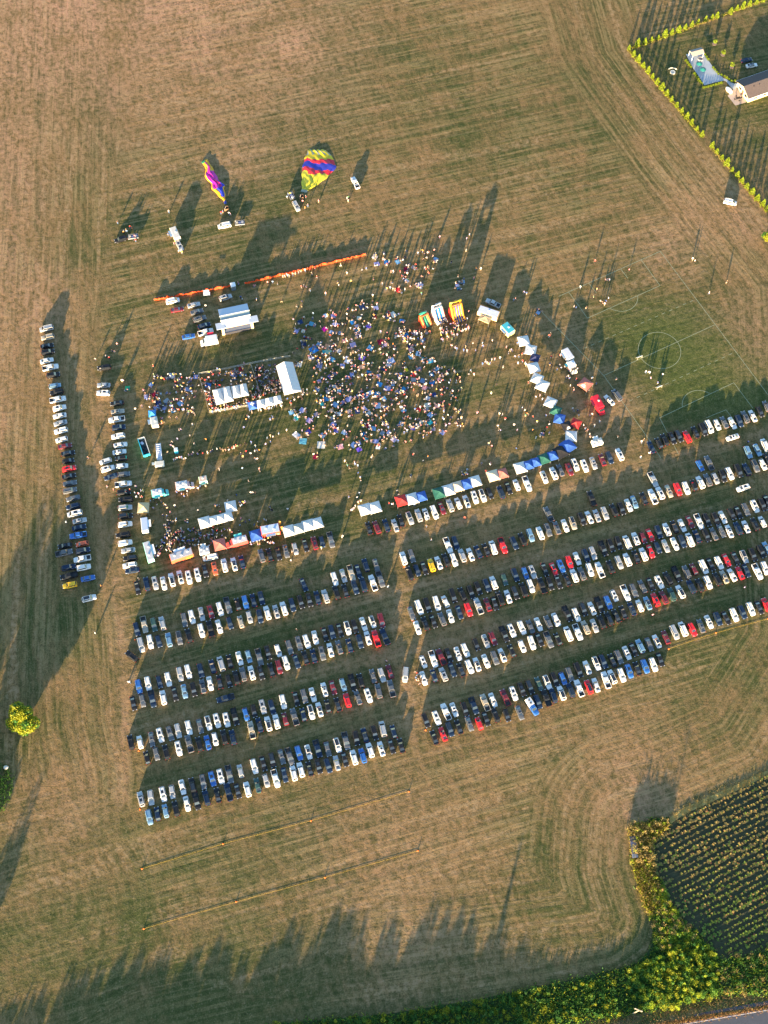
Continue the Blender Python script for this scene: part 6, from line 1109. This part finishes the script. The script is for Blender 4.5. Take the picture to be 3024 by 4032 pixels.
tuft('verge_grass', inside([BR(*q) for q in ((1250, 1700), (1659, 1700), (2300, 1640), (2300, 1790), (1659, 1745), (1050, 1850), (700, 1900), (-600, 2120), (-600, 2060), (650, 1835), (850, 1800))]), 9000, [pmat('brown_grass', (.14, .085, .05), .9, var=.3), DEEP, STRAW], .08, 'brown verge grass between the weeds and the road', 64, (.1, .3), 'grass')
tuft('sunlit_verge', inside([BR(*q) for q in ((560, 1980), (860, 1915), (1659, 1785), (2400, 1660), (2400, 1680), (1659, 1808), (860, 1940), (560, 2000))]), 5000, [leafmat('verge_gold', (.45, .24, .10)), STRAW], .09, 'sunlit straw along the near edge of the road', 65, (.1, .35), 'grass')
a0, a1 = BR(-3500, 2690), BR(4000, 1430); dv = (a1 - a0).normalized(); nn = Vector((dv.y, -dv.x, 0)); ASP = pmat('asphalt', (.075, .08, .095), .85, var=.18, vscale=.7)
e0, e1 = BR(860, 1938), BR(1659, 1803); dv = (e1 - e0).normalized(); nn = Vector((dv.y, -dv.x, 0)); s0 = e0 - dv * 400; s1 = e1 + dv * 400
sheet('road', [s0, s1, s1 + nn * 8.4, s0 + nn * 8.4], .020, ASP)
mk = MB(); strip_mesh(mk, [s0 + nn * .5, s1 + nn * .5], .14, .026); strip_mesh(mk, [s0 + nn * 7.9, s1 + nn * 7.9], .14, .026); strip_mesh(mk, [s0 + nn * 4.1, s1 + nn * 4.1], .12, .026, 1); strip_mesh(mk, [s0 + nn * 4.35, s1 + nn * 4.35], .12, .026, 1); o = mk.build('road_markings', [pmat('road_white', (.7, .7, .7), .7), pmat('road_yellow', (.6, .4, .04), .7)]); tag(o, kind='structure')
k0 = BR(1060, 1852); sheet('path', [k0, BR(1659, 1742), BR(2400, 1610), BR(2400, 1645), BR(1659, 1775), BR(1050, 1872)], .018, ASP)
def bank(name, P, n, hmin, hmax, mats, label, seed, k=260, sz=(.10, .24)):
    """clumps of leafy growth: leaf quads on many small mounds"""
    g = np.random.default_rng(seed); c = inside(P)(g, k); hh = g.uniform(hmin, hmax, k); rad = g.uniform(.5, 1.2, k); w_ = g.integers(0, k, n); d = g.normal(size=(n, 3)); d[:, 2] = np.abs(d[:, 2]); d /= np.linalg.norm(d, axis=1)[:, None]
    q = np.stack([c[w_, 0], c[w_, 1], np.zeros(n)], 1) + d * np.stack([rad[w_], rad[w_], hh[w_]], 1) * g.uniform(.6, 1.1, (n, 1)); v, f = leaves(n, lambda r, m: (q, d), seed + 1, sz, .6); mi = g.integers(0, len(mats), k)[w_]; o = bigmesh(name, v, f, mats, mi); tag(o, label, 'weeds', None, 'stuff')
BRT = leafmat('weed_bright', (.33, .42, .03)); 
bank('leafy_weeds', [BR(*q) for q in ((520, 1480), (700, 1400), (940, 1300), (1100, 1230), (1250, 1400), (1240, 1690), (850, 1790), (640, 1800))], 52000, .8, 2.2, [BRT, LIME, MIDG, DEEP], 'tall bright green leafy weeds at the lower right of the bank', 201, 420)
bank('leafy_weeds', [BR(*q) for q in ((570, 660), (700, 650), (800, 860), (880, 1010), (1080, 1230), (760, 1330), (740, 1100), (640, 860))], 30000, .6, 1.7, [BRT, LIME, STRAW, MIDG], 'bright weeds along the slope between the mown field and the crops', 202, 300)
bank('leafy_weeds', [BR(*q) for q in ((-2400, 1950), (-1440, 1865), (-700, 1745), (0, 1600), (450, 1490), (600, 1560), (640, 1820), (300, 1880), (-600, 2060), (-2200, 2390))], 60000, .5, 1.6, [DEEP, MIDG, LIME, DEEP], 'darker green weeds along the bottom edge of the mown field', 203, 520)
bank('leafy_weeds', [BR(*q) for q in ((1230, 1400), (1659, 1335), (2200, 1260), (2200, 1640), (1240, 1690))], 14000, .5, 1.4, [MIDG, STRAW, DEEP], 'mixed weeds between the crops and the road at the right edge', 204, 240)
bank('leafy_weeds', [BR(*q) for q in ((520, 345), (640, 290), (860, 250), (720, 420), (705, 640), (570, 650), (530, 430))], 9000, 1.0, 2.7, [STRAW, BRT, STRAW], 'straw and lime tinted growth at the top of the bank', 205, 130)
bank('dry_grass', DGS, 14000, .05, .16, [leafmat('gold_grass', (.62, .45, .14), .3), STRAW], 'golden dry grass strip along the top of the crop field', 206, 700, (.08, .18))
# low green growth in the left corner
tuft('corner_weeds', inside([at(-200, 2980), at(20, 3010), at(60, 3060), at(50, 3120), at(5, 3190), at(-200, 3400)]), 5000, [DEEP, MIDG], .10, 'dark green weeds at the left edge below the lone tree', 66, (.3, .9), 'weeds')
p = LT(42, 765, .5); r = empty('boulder', (p.x, p.y, 0)); tag(r, 'small pale boulder in the dark weeds at the left edge', 'boulder'); g = MB(); g.rings([[(a_ * .8 * math.cos(2 * math.pi * k / 9) * (1 + .15 * math.sin(k * 2.3)), a_ * .6 * math.sin(2 * math.pi * k / 9), z) for k in range(9)] for a_, z in ((.9, 0), (1, .5), (.7, .95), (.25, 1.1))]); g.build('rock', pmat('pale_rock', (.55, .54, .50), .9, var=.2), r)
# wagon at the field edge
p = BR(562, 492, .6); r = empty('farm_wagon', (p.x, p.y, 0), yaw(BR(552, 410), BR(575, 580))); tag(r, 'dark flat wagon with crates at the edge of the tall grass', 'wagon'); g = MB(); g.box((0, 0, .62), (6.1, 1.8, .14)); g.build('bed', TRIM, r)
for i, (x, l, c) in enumerate(((-2.3, 1.1, (.04, .045, .07)), (-.8, 1.5, (.10, .12, .19)), (.9, 1.4, (.12, .11, .18)), (2.4, 1.1, (.24, .26, .31)))): g = MB(); g.box((x, 0, 1.0), (l, 1.6, .62)); g.build('crate', solid('crate_%d' % i, c), r); g = MB(); g.box((x - l / 2 - .1, 0, .95), (.06, 1.7, .5)); g.build('stake_board', solid('board_pale', (.34, .34, .36)), r)
for a in (-1.9, 1.9):
    for b in (-1, 1): g = MB(); g.tube([(a, b * .72, .33), (a, b * .95, .33)], .33, 12); g.build('wheel', TYRE, r)
# utility pole
p = BR(606, 1822, 9.2); r = empty('utility_pole', (p.x, p.y, 0), R(12)); tag(r, 'wooden utility pole with crossarms at the lower right roadside', 'utility pole'); wd_ = pmat('pole_wood', (.45, .38, .26), .85, var=.2, vscale=2); g = MB(); g.tube([(0, 0, 0), (0, 0, 9.4)], [.17, .12], 10); g.build('pole', wd_, r)
for z in (9.0, 7.9): g = MB(); g.box((0, .16, z), (.14, 2.2, .14), R(58)); g.build('crossarm', wd_, r)
for s in (-1, 0, 1): g = MB(); g.tube([(s * .9 * math.cos(R(148)), .16 + s * .9 * math.sin(R(148)), 9.07), (s * .9 * math.cos(R(148)), .16 + s * .9 * math.sin(R(148)), 9.32)], .07, 8); g.build('insulator', WHITE, r)
# marker ropes with their stakes, cones
ROPE = pmat('rope_yellow', (.45, .30, .04), .7); CONE = pmat('cone_orange', (.80, .14, .02), .6)
def rope(pts, label, stakes=True):
    P = [Vector((a[0], a[1], 0)) for a in pts]; r = empty('marker_rope', P[0]); tag(r, label, 'rope', 'yellow marker ropes'); g = MB(); q = []
    for a, b in zip(P[:-1], P[1:]):
        for i in range(8): t = i / 8; c = a + (b - a) * t - P[0]; c.z = .10; q.append(c)
    c = P[-1] - P[0]; c.z = .10; q.append(c); g.tube(q, .024, 5); g.build('rope', ROPE, r)
    for p_ in P:
        c = p_ - P[0]; g = MB(); g.rings([[(c.x + a_ * math.cos(2 * math.pi * k / 8), c.y + a_ * math.sin(2 * math.pi * k / 8), z) for k in range(8)] for a_, z in ((.28, 0), (.24, .06), (.16, .1), (.06, .5))]); g.build('marker_cone', CONE, r)
rope([at(559, 3421), at(878, 3323), at(1224, 3232), at(1610, 3117)], 'upper yellow marker rope on the open field below the cars')
rope([at(566, 3657), at(930, 3551), at(1280, 3455), at(1645, 3350)], 'lower yellow marker rope on the open field below the cars')
rope([TF(420, 1600), TF(1010, 1400), TF(1659, 1225)], 'yellow marker rope below the right end of the nearest line')
def cone(tl, x, y, label): p = tl(x, y); r = empty('traffic_cone', p); tag(r, label, 'cone', 'orange traffic cones'); g = MB(); g.box((0, 0, .02), (.42, .42, .04)); g.build('base', CONE, r); g = MB(); g.tube([(0, 0, .04), (0, 0, .75)], [.19, .04], 10); g.build('cone_body', CONE, r)
cone(T3, 210, 1217, 'orange cone at the lower left corner of the left block'); cone(P1, 365, 778, 'orange cone at the left end of the nearest right block line'); cone(TA, 1385, 592, 'orange cone below the white car left of the yellow SUV'); cone(T2, 170, 872, 'orange cone beside the silver van at the left block edge'); cone(T3, 200, 740, 'orange cone at the left end of the third double row'); cone(TC, 185, 1000, 'orange cone at the left end of the third right double row')
